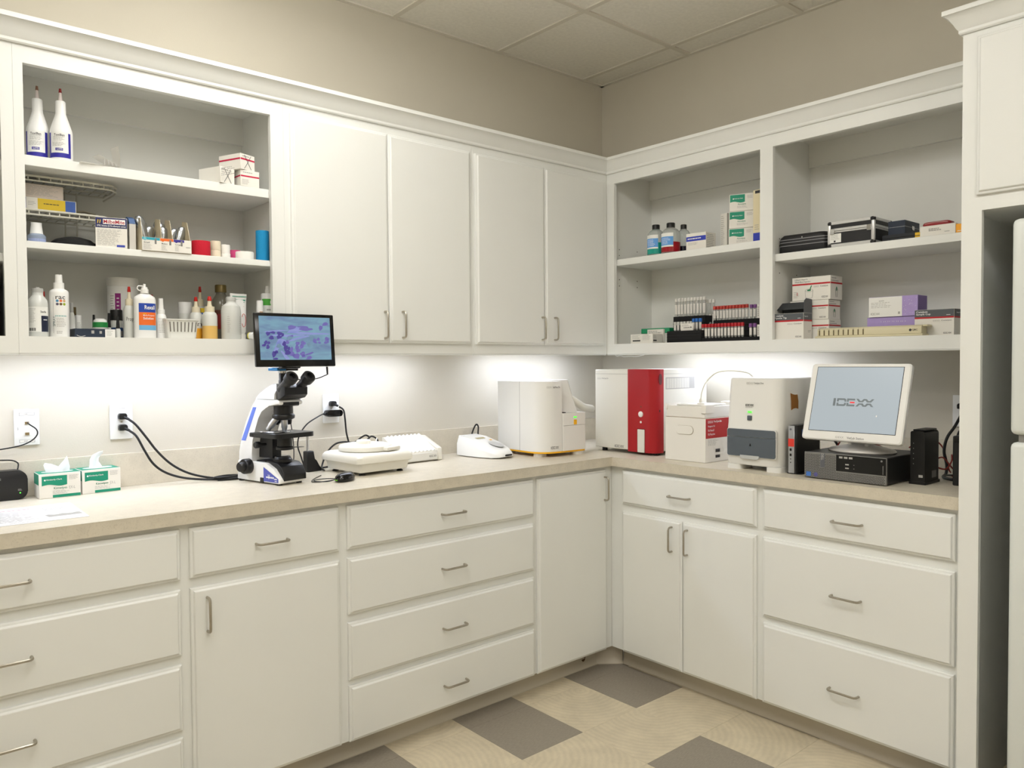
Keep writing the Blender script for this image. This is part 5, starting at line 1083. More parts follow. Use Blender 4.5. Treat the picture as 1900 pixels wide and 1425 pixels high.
t, r, h = bottle('amber_vial', 'small vial with dark gold cap in the back row', 134, 142, 570, -.14, [(.95, 0), (1, .03), (1, .7), (.8, .74)], CLEARP); lid(t, r, h, [(.95, .73), (.95, 1), (.001, 1)], mat('dark_gold', (92, 78, 44), .4))
t, r, h = bottle('salve_jar', 'small white jar with printed label in the back row', 139, 152, 585, -.18, [(.95, 0), (1, .03), (1, .8)], LABW); lid(t, r, h, [(.9, .79), (.9, 1), (.001, 1)], RIM); fineprint(t, INKG, -r*.6, r*.7, 0, h*.2, h*.7, 6, bend=(r*1.01, 0))
x, w, h = spanA(139, 214, 610, Z0, -.305, 618)
t = carton('navy_carton', 'flat navy carton with white end on the bottom shelf', x, -.305, Z0, 0, w, .07, h, mat('navy_card', (34, 46, 64), .45)); patch(t, 'white_end', LABW, w*.24, w/2-.0005, -.0004, .001, h-.001); fineprint(t, INKG, w*.28, w*.44, -.0007, h*.2, h*.85, 4); patch(t, 'print_mark', INKL, -w*.10, -w*.03, -.0004, h*.45, h*.8); patch(t, 'print_mark', INKL, w*.10, w*.16, -.0004, h*.45, h*.75)
g = G(); g.tube([(-w*.46, -.0006, h*.25), (-w*.36, -.0006, h*.1), (-w*.25, -.0006, h*.2)], .0006, 5); g.out('white_squiggle', LABW, t)
t, r, h = bottle('ointment_jar', 'clear jar with bright green lid ring behind the navy carton', 172, 200, 591, -.22, [(.95, 0), (1, .02), (1, .55)], CLEARP); lid(t, r, h, [(1.02, .55), (1.02, .80), (.95, .81)], mat('bright_green', (34, 134, 62), .45), 'green_ring'); lid(t, r, h, [(.92, .805), (.85, .92), (.5, .99), (.001, 1)], RIM, 'dome_lid')
def cone_cap(label, u0, u1, vt, y, w_=1.0):
    t, r, h = bottle('dropper_bottle', label, u0, u1, vt, y, [(1.3, 0), (1.3, .38), (.9, .45)], CLEARP, group='dropper bottles with black caps'); lid(t, r, h, [(.95, .44), (.8, .7), (.62, 1), (.001, 1)], BLACK); return t
cone_cap('dropper bottle with black cap left of the green-lidded jar', 171, 177.5, 584, -.16); cone_cap('dropper bottle with black cap in front of the big white tub', 199, 206, 581, -.175); cone_cap('dropper bottle with tall black cap by the blue jar', 215, 222.5, 587, -.245)
t, r, h = bottle('blue_jar', 'low dark blue jar in front of the big white tub', 206.5, 228.5, 608, -.215, [(.95, 0), (1, .05), (1, .95), (.9, 1), (.001, 1)], mat('deep_blue', (30, 62, 104), .35)); G().wrap(r*1.01, h*.2, h*.7, -40, 50).out('label', INKG, t)
t, r, h = bottle('black_cap_bottle', 'clear square-shouldered bottle with wide black cap before the tub', 205, 227, 575, -.165, [(.98, 0), (1, .02), (1, .60), (.9, .64)], CLEARP); lid(t, r, h, [(1.02, .64), (1.02, .97), (.98, 1), (.001, 1)], BLACK)
t, r, h = bottle('powder_tub', 'large white tub with purple label panel in the back row', 200, 256, 517, -.11, [(.97, 0), (1, .01), (1, .86), (.96, .87)], RIM, n=30); lid(t, r, h, [(1.03, .865), (1.03, .985), (1.0, 1), (.001, 1)], WHITE, 'lid', 30)
pur = mat('purple_label', (142, 40, 120), .5); G().wrap(r*1.004, h*.30, h*.76, -72, -20).out('label', LABW, t); G().wrap(r*1.008, h*.33, h*.74, -44, -22).out('purple_panel', pur, t); G().wrap(r*1.008, h*.30, h*.33, -72, -20).out('purple_rule', pur, t); G().wrap(r*1.004, h*.4, h*.72, 50, 75).out('label', pur, t); fineprint(t, INKG, -r*1.15, -r*.85, 0, h*.4, h*.72, 8, bend=(r*1.010, 0)); words('LAXATIVE', h*.3, r*.16, LABW, t, -r*.58, 0, h*.54, .01, tilt=PI/2, bend=(r*1.012, 0))
# bottles with pointed tips
def tip_bottle(name, label, u0, u1, vt, y, liquid=None, fill=.5, note=None, z=None):
    t, r, h = bottle(name, label, u0, u1, vt, y, [(.95, 0), (1, .02), (1, .55), (.85, .61), (.62, .64)], CLEARP, group='squeeze bottles with red tips')
    lid(t, r, h, [(.66, .635), (.66, .76), (.34, .77), (.22, .90)], mat('cream_cap', (222, 212, 186), .4), 'cap'); lid(t, r, h, [(.24, .895), (.30, .91), (.20, 1), (.001, 1)], REDT, 'tip')
    if liquid: G().lathe([(r*.955, .0006), (r*1.004, h*.02), (r*1.004, h*fill), (r*.9, h*fill+.0002)], 24).out('liquid', liquid, t)
    if note: words(note, r*1.5, h*.10, INK, t, -r*.05, 0, h*.36, .0, bend=(r*1.012, 0))
    return t
AMB = mat('amber_liquid', (224, 184, 106), .25); ORA = mat('orange_liquid', (226, 164, 48), .25)
tip_bottle('tip_bottle', 'grey squeeze bottle handwritten Propy left of the blue and orange one', 229, 251, 532, -.25, None, note='Propy')
tip_bottle('tip_bottle', 'squeeze bottle whose red tip shows behind the orange label', 272, 292, 547, -.16)
tip_bottle('tip_bottle', 'squeeze bottle with orange liquid half behind the white basket', 352, 375.5, 551, -.235, ORA, .26, 'in')
tip_bottle('tip_bottle', 'squeeze bottle with pale amber liquid right of the basket', 375.5, 402.5, 550, -.275, AMB, .31)
tip_bottle('tip_bottle', 'clear squeeze bottle with red tip standing in the back row', 362, 381, 532, -.13)
# contact-lens style solution bottle (flattened)
t, r, h = bottle('solution_bottle', 'white oval bottle with blue and orange label on the bottom shelf', 248, 289, 527, -.285, [(.97, 0), (1, .015), (1, .70), (.93, .755), (.60, .80), (.36, .82), (.35, .83)], RIM, sy=.62); SY = .62
lid(t, r, h, [(.36, .825), (.36, .90), (.28, .91), (.26, .94), (.13, .945), (.12, 1), (.001, 1)], WHITEG, 'flip_cap'); G().tube([(-r*.34, 0, h*.87), (-r*.62, 0, h*.90), (-r*.56, 0, h*.955), (-r*.15, 0, h*.96)], r*.06, 7).out('cap_strap', WHITEG, t)
def oval(z0, z1, a0, a1, k): return G().wrap(r*k, z0, z1, a0, a1, 12, 1, SY)
oval(h*.475, h*.64, -42, 64, 1.006).out('blue_label', mat('label_blue', (38, 72, 170), .4), t); oval(h*.24, h*.475, -42, 64, 1.006).out('orange_label', mat('label_orange', (236, 112, 42), .4), t); oval(h*.15, h*.24, -42, 64, 1.006).out('swoosh_label', mat('label_sky', (110, 176, 220), .4), t)
def wv(s, w_, h_, cx_, cz_, m, b=0.0, dy=-.0022):
    o = words(s, w_, h_, m, t, cx_, 0, cz_, b)
    for v in o.data.vertices:
        g_ = v.co.x/(r*1.0); g_ = max(-.98, min(.98, g_)); v.co.y = -r*SY*math.sqrt(1-g_*g_)-.0016
    return o
wv('Rexall', r*.95, h*.075, r*.28, h*.565, WHITEI, .02); wv('Multi-Purpose', r*1.05, h*.035, r*.2, h*.415, WHITEI, .005); wv('Solution', r*.95, h*.045, r*.15, h*.365, WHITEI, .02); wv('no rub', r*.3, h*.02, -r*.2, h*.448, YB_)
t, r, h = bottle('mist_bottle', 'slim white mist spray bottle left of the basket', 289, 308.5, 554, -.265, [(.96, 0), (1, .02), (1, .54), (.8, .60), (.62, .62)], RIM); lid(t, r, h, [(.70, .61), (.70, .73), (.52, .74), (.42, 1), (.001, 1)], WHITEG, 'sprayer'); fineprint(t, INKL, -r*.8, r*.8, 0, h*.14, h*.52, 10, bend=(r*1.01, 0), h=.3)
# basket
a = at(309, 600, 'y', -.315); b = at(370, 600, 'y', -.315); w = b.x-a.x; h = at(340, 592, 'y', -.315).z-Z0
t = thing('plastic_basket', 'small white slotted plastic basket on the bottom shelf', 'basket', ((a.x+b.x)/2, -.265, Z0)); k0 = .86; n_ = 9
def bring(k, z, th=0): return [(x*k, y*k, z) for x, y in rrect(-w/2+th, w/2-th, -.05+th, .05-th, (.012,)*4, 3)]
g = G(); g.loft([bring(k0, .0004), bring(.92, h*.40), bring(.99, h*.93), bring(1.05, h*.94), bring(1.05, h), bring(.985, h), bring(.97, h*.9), bring(.88, .004)], caps=False); g.bm.faces.new(list(reversed([v for v in g.bm.verts][:len(bring(1, 0))]))); g.out('basket', mat('basket_white', (226, 226, 220), .35), t)
for i in range(8):
    xx = -w*.40+w*.8*i/7; G().loft([[(xx*.93-.0018, -.05*.93-.0006, h*.35), (xx*.93+.0018, -.05*.93-.0006, h*.35), (xx*1.0+.0018, -.05*.99-.0006, h*.85), (xx*1.0-.0018, -.05*.99-.0006, h*.85)], [(xx*.93-.0018, -.05*.93-.0001, h*.35), (xx*.93+.0018, -.05*.93-.0001, h*.35), (xx*1.0+.0018, -.05*.99-.0001, h*.85), (xx*1.0-.0018, -.05*.99-.0001, h*.85)]]).out('slot', mat('basket_slot', (120, 116, 108), .6), t, flat=True)
t, r, h = bottle('specimen_jar', 'white-lidded clear jar marked in pen behind the basket', 331, 356, 561, -.17, [(.96, 0), (1, .02), (1, .68), (.95, .7)], CLEARP); lid(t, r, h, [(.97, .70), (.97, .98), (.92, 1), (.001, 1)], RIM); words('Sal', r*.8, h*.12, INK, t, 0, 0, h*.4, .0, bend=(r*1.01, 0))
t, r, h = bottle('yellow_cap_vial', 'small vial with yellow and blue cap in the back row', 371, 381, 572, -.17, [(.95, 0), (1, .03), (1, .7)], CLEARP); lid(t, r, h, [(1.1, .68), (1.1, .86)], BB_, 'blue_ring'); lid(t, r, h, [(1.05, .865), (1.05, 1), (.001, 1)], YB_)
t, r, h = bottle('gold_cap_bottle', 'round clear bottle with gold cap and dark red label in the back', 393, 427, 529, -.16, [(.96, 0), (1, .02), (1, .62), (.9, .72), (.55, .82), (.5, .84), (.5, .87)], mat('smoky_bottle', (150, 146, 132), .12, trans=.5)); lid(t, r, h, [(.60, .865), (.60, .985), (.56, 1), (.001, 1)], mat('gold_cap', (120, 104, 62), .35, metal=.4)); G().wrap(r*1.005, h*.20, h*.54, -70, 60).out('red_label', mat('maroon_label', (130, 28, 26), .45), t); words('ro', r*.6, h*.10, WHITEI, t, r*.0, 0, h*.36, .02, bend=(r*1.012, 0)); G().wrap(r*1.008, h*.47, h*.54, -70, 60).out('brown_band', mat('brown_band', (84, 40, 26), .5), t)
t, r, h = bottle('fluid_vial', 'clear half-full fluid bottle with pale cap right of the amber one', 411, 446, 551, -.29, [(.94, 0), (1, .03), (1, .66), (.92, .78), (.55, .84), (.5, .86), (.5, .90)], VIAL); lid(t, r, h, [(.52, .895), (.52, .97), (.45, 1), (.001, 1)], GREYC); G().lathe([(r*.9, .004), (r*.955, h*.03), (r*.955, h*.50), (.001, h*.5001)], 22).out('liquid', mat('pale_liquid', (214, 212, 196), .2), t); fineprint(t, INKL, -r*.75, -r*.45, 0, h*.15, h*.55, 9, bend=(r*1.01, 0)); fineprint(t, INKL, r*.6, r*.9, 0, h*.1, h*.55, 9, bend=(r*1.01, 0))
x, w, h = spanA(426, 459, 545, Z0, -.245, 600)
t = thing('cream_tube', 'white squeeze tube with green lettering standing on its cap', 'tube', (x, -.245, Z0), R(8)); g = G(); nn = 18
g.loft([[(w/2*kx*math.cos(2*PI*i/nn), .022*ky*math.sin(2*PI*i/nn), z) for i in range(nn)] for kx, ky, z in ((.62, .8, h*.13), (.78, 1, h*.18), (.85, .8, h*.5), (.95, .35, h*.85), (1, .06, h*.97), (1, .06, h))]); g.out('tube', RIM, t)
G().lathe([(w*.36, .0004), (w*.36, h*.128)], 20).out('cap', WHITE, t); 
def tq(z): return -.022*(1 if z < h*.2 else max(.1, 1-(z-h*.2)/(h*.85)))-.0015
words('Veterinary', w*.8, h*.05, GRN, t, 0, tq(h*.86), h*.86, .01); words('CARE', w*.4, h*.03, GRN, t, w*.1, tq(h*.82), h*.815, .01); words('ointment', w*.6, h*.03, REDT, t, -w*.05, tq(h*.72), h*.72, .01); patch(t, 'green_rule', GRN, -w*.42, w*.42, tq(h*.86), h*.93, h*.945); G().tube([(w*.12*math.cos(a)+w*.1, tq(h*.36)-.004, h*.42+h*.14*math.sin(a)) for a in [R(-150+30*i) for i in range(11)]], .0009, 5).out('red_ring', REDT, t)
t, r, h = bottle('pump_bottle', 'white bottle with green picture band at the right end', 485, 507, 531, -.235, [(.97, 0), (1, .02), (1, .84), (.9, .86)], RIM); lid(t, r, h, [(.35, .855), (.35, .92), (.28, .93), (.26, 1), (.001, 1)], WHITE, 'pump'); G().wrap(r*1.006, h*.64, h*.76, -75, 75).out('green_band', mat('leaf_green', (84, 178, 70), .45), t); G().wrap(r*1.006, h*.30, h*.40, -75, 75).out('rainbow_band', mat('leaf_yellow', (190, 186, 70), .45), t); words('ALOE', r*1.0, h*.05, INKG, t, 0, 0, h*.56, .01, bend=(r*1.012, 0)); g = G(); [g.quad((r*.06+i*.004, -r*1.012, h*.67), (r*.06+i*.004+.003, -r*1.012, h*.67), (r*.06+i*.004+.004, -r*1.012, h*.73-.002*i), (r*.06+i*.004, -r*1.012, h*.72)) for i in range(2)]; g.out('white_mark', WHITEI, t, flat=True)
t, r, h = bottle('capsule_jar', 'narrow white bottle with dark lettering behind the display', 476, 488.5, 558, -.26, [(.97, 0), (1, .02), (1, .86)], RIM); lid(t, r, h, [(.95, .86), (.95, .98), (.9, 1), (.001, 1)], RIM); words('TUC', r*1.3, h*.14, INK, t, 0, 0, h*.56, .01, bend=(r*1.012, 0)); patch(t, 'tan_rule', mat('tan_ink', (170, 120, 70), .5), -r*.5, r*.5, -r*1.01, h*.70, h*.72)
t = thing('pill_bottle_cap', 'white cap with yellow rim lying on its side by the display', 'cap', (spanA(456, 474, 611, Z0, -.30, 620)[0], -.30, Z0+.0135), R(25)); M_ = Matrix.Rotation(PI/2, 4, 'X'); G().lathe([(.0131, 0), (.0131, .014), (.011, .016), (.001, .0163)], 20, M=M_).out('cap', RIM, t); G().lathe([(.0133, -.004), (.0133, -.0002)], 20, M=M_).out('yellow_rim', mat('lemon', (216, 210, 60), .5), t)
# --- sliver of the cabinet cut off at left
t = thing('dark_case', 'dark blue-black case with a pale round knob at the left edge', 'case', (-3.02, -.30, Z0)); G().bx(-.09, .079, 0, .24, .0004, .198, .004, 1).out('case', mat('blue_black', (30, 32, 52), .5), t); G().lathe([(.0065, 0), (.0065, .004), (.004, .006)], 16, M=Matrix.Translation((.070, -.0002, .012)) @ Matrix.Rotation(PI/2, 4, 'X')).out('knob', GREYC, t)
t = thing('navy_binder', 'navy binder edge on the upper shelf at the left edge', 'binder', (-3.04, -.305, 2.016)); G().bx(-.10, .099, 0, .25, .0004, .27, .003, 1).out('cover', mat('binder_navy', (30, 30, 50), .5), t); patch(t, 'spine_label', LABW, -.05, .02, -.0004, .1, .2)
t = thing('wire_basket', 'white wire basket corner at the left edge of the photo', 'basket', (-3.05, -.30, 1.745)); g = G(); g.tube([(-.10, 0, .036), (.05, 0, .036), (.094, .004, .034), (.103, .03, .034), (.103, .2, .034)], .003, 7); g.out('top_rail', WIRE, t); G().tube([(-.10, .0, .004), (.07, .0, .004), (.075, .03, .004), (.075, .2, .004)], .0028, 7).out('bottom_rail', WIRE, t); [G().tube([(x_, .002, .004), (x_+.025*(x_ > .05), .002, .036)], .002, 6, 0).out('upright', WIRE, t) for x_ in (-.08, -.03, .02, .065)]

# ================================================================== SHELVES OF THE OPEN CABINET RIGHT OF THE CORNER
ZB1, ZB2 = SHB1[1], SHB2[1]
def cartonB(name, label, u0, u1, vt, z0, X, d, turn=0.0, m=CARD, vb=None, group=None, cat='box', h=None):
    y, w, hh = spanB(u0, u1, vt, z0, X, vb); hh = h or hh
    t = carton(name, label, X, y, z0, FWD+turn, w/math.cos(turn) if abs(turn) < .3 else w, d, hh, m, group, cat); return t, w, hh
# --- stain bottles
def stain(label, u0, u1, vt, X, fluid, fill, lab=True):
    y, w, h = spanB(u0, u1, vt, ZB1, X, vt+30); r = w/2
    t = thing('stain_bottle', label, 'bottle', (X, y, ZB1), FWD, 'clear bottles of coloured stain')
    G().lathe([(r*.95, .0004), (r, .004), (r, h*.62), (r*.93, h*.70), (r*.70, h*.79), (r*.42, h*.84), (r*.40, h*.86)], 26).out('bottle', CLEARG, t)
    G().lathe([(r*.92, .003), (r*1.002, .006), (r*1.002, h*fill), (.001, h*fill+.0002)], 26).out('stain', fluid, t)
    G().lathe([(r*.44, h*.85), (r*.44, h*.985), (r*.40, h), (.001, h)], 20).out('cap', BLACK, t)
    if lab:
        a = 8; G().wrap(r*1.012, h*.20, h*.64, a-46, a+44, 14).out('label', mat('sky_label', (92, 158, 226), .45), t); G().wrap(r*1.016, h*.53, h*.645, a-46, a+44, 14).out('label_top', LABW, t); G().wrap(r*1.016, h*.20, h*.25, a-46, a+44, 14).out('label_foot', LABW, t); fineprint(t, WHITEI, -r*.5, r*.6, 0, h*.28, h*.50, 6, bend=(r*1.02, 0), h=.3)
stain('stain bottle with teal liquid, leftmost of three black-capped bottles', 1204.5, 1230, 417.5, -.275, mat('teal_stain', (20, 156, 140), .2), .40)
stain('stain bottle with red liquid in the middle of three', 1230.5, 1259, 414, -.275, mat('red_stain', (158, 20, 34), .2), .36)
stain('stain bottle with nearly black blue liquid, rightmost of three', 1258, 1279, 417, -.195, mat('ink_stain', (24, 22, 46), .2), .27, False)
t, w, h = cartonB('filter_carton', 'white carton with blue stripe right of the stain bottles', 1274, 1309, 432, ZB1, -.305, .085, R(4)); patch(t, 'blue_stripe', mat('stripe_blue', (52, 66, 178), .5), -w/2+.001, w/2-.0006, -.0004, h*.52, h*.80); words('Microscope Immersion', w*.68, h*.10, WHITEI, t, -w*.08, -.0008, h*.67, .01); fineprint(t, INKG, -w*.4, w*.2, -.0006, h*.28, h*.45, 3); fineprint(t, INKG, .006, .080, w/2+.0009, h*.08, h*.92, 8, face='right', h=.3)
t, w, h = cartonB('upright_carton', 'upright white carton of small print behind the green-panelled stack', 1337, 1349, 396, ZB1, -.20, .06, 0, vb=430); fineprint(t, INKG, -w*.4, w*.1, -.0006, h*.08, h*.95, 16, h=.3)
y, w, h3 = spanB(1346.5, 1393, 358, ZB1, -.285, 400); hs = h3/3-.0006; TU = R(24); W_ = w*.845
for k, lb in enumerate(('lowest of three stacked green-panelled wipe boxes', 'middle of three stacked green-panelled wipe boxes', 'topmost of three stacked green-panelled wipe boxes')):
    wipes_box(lb, -.262, y-.002*k, ZB1+k*(hs+.0006), FWD+TU, W_, .085, hs, opened=False, brand='Kimwipes', sub=None, group='green and white tissue boxes')
t, w, h = cartonB('cream_carton', 'tall cream carton with blue foot beside the wipe boxes', 1397.5, 1412, 352, ZB1, -.295, .07, 0, mat('cream_card', (226, 214, 178), .55), vb=400); patch(t, 'blue_foot', mat('stripe_blue', (52, 66, 178), .5), -w/2+.0005, w/2-.0005, -.0004, .001, h*.17); fineprint(t, INKG, -w*.3, w*.4, -.0005, h*.22, h*.34, 3); patch(t, 'dark_top', INK, -w*.25, w*.45, -.0005, h*.93, h*.985)

# --- tubes in foam trays
CAPM = {'white': mat('cap_white', (224, 222, 216), .4), 'red': mat('cap_red', (178, 22, 34), .4), 'coral': mat('cap_coral', (190, 62, 52), .4), 'purple': mat('cap_purple', (128, 78, 142), .4), 'blue': mat('cap_blue', (36, 106, 190), .4), 'clear': mat('cap_clear', (206, 206, 200), .3)}
TUBEG = mat('tube_glass', (226, 226, 222), .1, trans=.6, ior=1.3); FOAM = mat('black_foam', (26, 26, 28), .95, bump=.4, bscale=500); TLAB = mat('tube_label', (230, 226, 220), .5)
tube_me = {}
def tube_proto(kind, h, r, lab=True):
    k = (kind, round(h, 3), round(r, 4))
    if k in tube_me: return tube_me[k]
    hc = .016
    b = G().lathe([(r*.5, .0004), (r*.9, .003), (r, .006), (r, h-hc)], 14).out('tube', TUBEG); c = G().lathe([(r*1.22, h-hc), (r*1.25, h-hc+.002), (r*1.25, h-.002), (r*1.12, h), (.0005, h)], 14).out('cap', CAPM[kind])
    l = G().wrap(r*1.03, h*.14, h*.66, -75, 70, 8).out('label', TLAB)
    tube_me[k] = [o.data for o in (b, c, l)]
    for o in (b, c, l): bpy.data.objects.remove(o)
    return tube_me[k]
def vial(kind, y, x, z, h, r, label, group):
    me = tube_proto(kind, h, r); t = thing('blood_tube', label, 'tube', (x, y, z), FWD+random.uniform(-.6, .6), group)
    for nm, m in zip(('tube', 'cap', 'label'), me):
        o = bpy.data.objects.new(nm, m); COL.objects.link(o); o.parent = t
def ord_(k, n): return ['leftmost', 'second', 'third', 'fourth', 'fifth', 'sixth', 'seventh', 'eighth', 'ninth', 'tenth', 'eleventh', 'twelfth', 'thirteenth'][k] + ('' if k == 0 else ' from left')
def foam_tray(label, u0, u1, vt, z0, X, d, vb=None, h=None):
    y, w, hh = spanB(u0, u1, vt, z0, X, vb); hh = h or hh
    t = thing('foam_tube_tray', label, 'tray', (X, y, z0), FWD, 'black foam tube trays'); G().bx(-w/2, w/2, 0, d, .0004, hh, .002, 1).out('foam', FOAM, t)
    for k in range(3): G().bx(-w/2-.0004, w/2+.0004, -.0006, d*.2, hh*(.22+.25*k), hh*(.24+.25*k)).out('groove', BLACKG, t, flat=True)
    return y, w, hh
def row(kind, u0, u1, vt, z0, X, n, text, group, r=.0062, h=None):
    y, w, hh = spanB(u0, u1, vt, z0, X, vt+20); hh = h or hh; s = w/n
    for k in range(n):
        yy = y+w/2-s*(k+.5); vial(kind, yy, X+random.uniform(-.001, .001), z0+.0005, hh, min(r, s*.40), '%s %s' % (ord_(k, n), text), group)
# lower left tray with clear tubes, a blue pair, and a tray of white caps on top
y1, w1, h1 = foam_tray('thick black foam tray at the front left of the tubes', 1237, 1301, 613.5, Z0, -.305, .12, 620)
row('clear', 1250, 1286, 597, Z0+h1, -.235, 6, 'clear-capped tube in the thick foam tray', 'clear-capped tubes'); row('blue', 1283.5, 1303, 591, Z0+h1, -.255, 3, 'blue-capped tube in the thick foam tray', 'blue-capped tubes')
t, w, h = cartonB('label_card', 'white printed card leaning on the clear-capped tubes', 1263, 1286, 600, Z0+h1, -.292, .004, 0, vb=606); words('VACUETTE', w*.5, h*.14, INK, t, 0, -.0006, h*.42, .02); fineprint(t, INKL, -w*.4, w*.4, -.0006, h*.55, h*.9, 3); patch(t, 'code_block', INK, w*.28, w*.38, -.0006, h*.38, h*.52)
hT = spanB(1252, 1303, 595.5, Z0+h1, -.18, 600)[2]
zt = at(1276, 595.5, 'x', -.18).z
y2, w2, _ = foam_tray('black foam tray raised behind, under the white-capped tubes', 1249, 1308, 590, Z0, -.18, .10, h=at(1276, 586.5, 'x', -.18).z-Z0)
row('white', 1252, 1310, 552.5, at(1276, 586.5, 'x', -.18).z, -.150, 10, 'white-capped tube in the raised foam tray', 'white-capped tubes', r=.0066)
row('white', 1308.5, 1327, 556, Z0, -.12, 3, 'white-capped tube behind the coral-capped row', 'rear white-capped tubes')
# right trays: lower red row, raised coral row, purple ends
y3, w3, h3_ = foam_tray('low black foam tray under the red-capped tubes', 1301.5, 1408, 626, Z0, -.305, .10, 630)
row('red', 1301.5, 1381, 600, Z0+h3_, -.280, 13, 'bright red-capped tube in the low foam tray', 'bright red-capped tubes')
row('purple', 1389, 1405, 600, Z0+h3_, -.280, 2, 'purple-capped tube in the low foam tray', 'purple-capped tubes, front')
zr = at(1370, 592, 'x', -.19).z
foam_tray('raised black foam tray under the coral-capped tubes', 1323, 1411, 594, Z0, -.19, .09, h=zr-Z0)
row('coral', 1323.5, 1389, 566.5, zr, -.165, 11, 'coral-capped tube in the raised foam tray', 'coral-capped tubes')
row('purple', 1391, 1404.5, 565, zr, -.165, 2, 'purple-capped tube in the raised foam tray', 'purple-capped tubes, rear')
for k, (vt_, z_, X_, lb) in enumerate(((564, zr, -.172, 'printed white sleeve beside the raised purple-capped tubes'), (602, Z0+h3_, -.288, 'printed white sleeve beside the front purple-capped tubes'))):
    t, w, h = cartonB('label_sleeve', lb, 1404.5, 1409.5, vt_, z_, X_, .02, 0, vb=vt_+15); words('MONOJECT', h*.7, w*.4, INK, t, 0, -.0006, h*.5, .01, tilt=PI/2)
t = thing('plastic_bag', 'crumpled clear plastic bag between the two tube stacks', 'bag', (-.25, spanB(1305, 1323, 575, Z0, -.25, 590)[0], Z0+h3_+.075), FWD)
g = G(); random.seed(5); rg = []
for j in range(6):
    rg.append([(.024*(1-.10*j)*math.cos(2*PI*i/14)*(1+.28*random.uniform(-1, 1)), .02*math.sin(2*PI*i/14)*(1+.25*random.uniform(-1, 1)), .0003+.013*j+.004*random.uniform(-1, 1)*(j > 0)) for i in range(14)])
g.loft(rg); g.out('film', mat('clear_film', (235, 238, 238), .12, trans=.9, ior=1.12), t, ang=15); G().cyl((0, 0, .068), (.004, 0, .076), .006, .003, 8).out('twisted_neck', mat('clear_film', (235, 238, 238)), t)
t.location.z = Z0+h3_+.0005; t.location.x = -.235
# boxes at the left of that shelf
t, w, h = cartonB('lancet_carton', 'white printed carton at the far left of the tube shelf', 1170, 1211, 620, Z0, -.300, .075, 0, vb=628)
patch(t, 'print_mark', INK, -w*.40, -w*.05, -.0006, h*.24, h*.38); fineprint(t, INKG, -w*.42, -w*.02, -.0006, h*.48, h*.92, 4, h=.3); fineprint(t, INKL, w*.05, w*.45, -.0006, h*.35, h*.92, 5, h=.3); patch(t, 'print_mark', INK, .004, .030, w/2+.0006, h*.24, h*.38, 'right'); fineprint(t, INKG, .004, .03, w/2+.0006, h*.48, h*.9, 4, face='right')
y, w, h = spanB(1190, 1242, 609, Z0, -.20, 616)
t = thing('green_lid_case', 'clear plastic case with green lid behind the white printed carton', 'case', (-.20, y, Z0), FWD); G().bx(-w/2, w/2, 0, .09, .0004, h*.66, .002, 1).out('case', CLEARP, t); G().bx(-w/2-.001, w/2+.001, -.001, .091, h*.67, h, .002, 1).out('lid', mat('lid_green', (40, 150, 104), .4), t)
t, w, h = cartonB('pink_label_box', 'thin white box with red underside before the green-lidded case', 1201, 1231, 611, Z0, -.214, .012, 0, vb=616); patch(t, 'red_edge', mat('edge_red', (150, 40, 34), .5), -w/2, w/2*.6, -.0006, h*.30, h*.56); fineprint(t, INKL, -w*.4, w*.4, -.0006, h*.70, h*.92, 2)

# --- second bay, upper shelf
y, w, h = spanB(1444.5, 1535, 434, ZB2, -.285, 450)
t = thing('instrument_case', 'black hard case with two pale ribs at the left of the upper shelf', 'case', (-.285, y, ZB2), FWD+R(2)); BK = mat('case_black', (24, 24, 26), .5, bump=.2, bscale=300); h = h*1.04
def cring(k, z, b=0): return [(x*k, .055+(yy-.055)*k, z) for x, yy in rrect(-w/2, w/2, 0, .11, (.02, .03, .02, .02), 4)]
G().loft([cring(.97, .0004), cring(1, .006), cring(1, h*.40)]).out('lower_shell', BK, t, ang=50); G().loft([cring(1, h*.44), cring(1, h*.72), cring(.96, h*.88), cring(.86, h)]).out('upper_shell', BK, t, ang=50)
for z in (.42, .60, .74): G().loft([cring(1.008, h*z-.0012), cring(1.008, h*z+.0012)]).out('rib', mat('rib_grey', (150, 150, 152), .4), t)
G().lathe([(.003, 0), (.003, .002)], 10, M=Matrix.Translation((0, -.0012, h*.80)) @ Matrix.Rotation(PI/2, 4, 'X')).out('stud', CHROME, t)
ALU = mat('aluminium_trim', (208, 208, 206), .3, metal=.35)
y, w, h = spanB(1536, 1622, 404, ZB2, -.312, 430); h = at(1620, 401, 'x', -.312).z-ZB2; D_ = .16
t = thing('aluminium_case', 'black flight case with aluminium edges in the middle of the shelf', 'case', (-.312, y, ZB2), FWD+R(1)); hw_ = w/2; e = .007
G().bx(-hw_+.002, hw_-.002, .002, D_-.002, .002, h*.62, .001, 1).out('lower_box', BK, t); G().bx(-hw_+.002, hw_-.002, .002, D_-.002, h*.625, h-.002, .001, 1).out('lid', BK, t)
for z0_, z1_, nm in ((.0006, .013, 'bottom_trim'), (h*.56, h*.62, 'seam_trim'), (h*.63, h*.73, 'lid_trim'), (h-.012, h, 'top_trim')):
    g = G(); g.bx(-hw_, hw_, 0, e, z0_, z1_, .0015, 1); g.bx(-hw_, hw_, D_-e, D_, z0_, z1_, .0015, 1); g.bx(-hw_, -hw_+e, e, D_-e, z0_, z1_, .0015, 1); g.bx(hw_-e, hw_, e, D_-e, z0_, z1_, .0015, 1); g.out(nm, ALU, t)
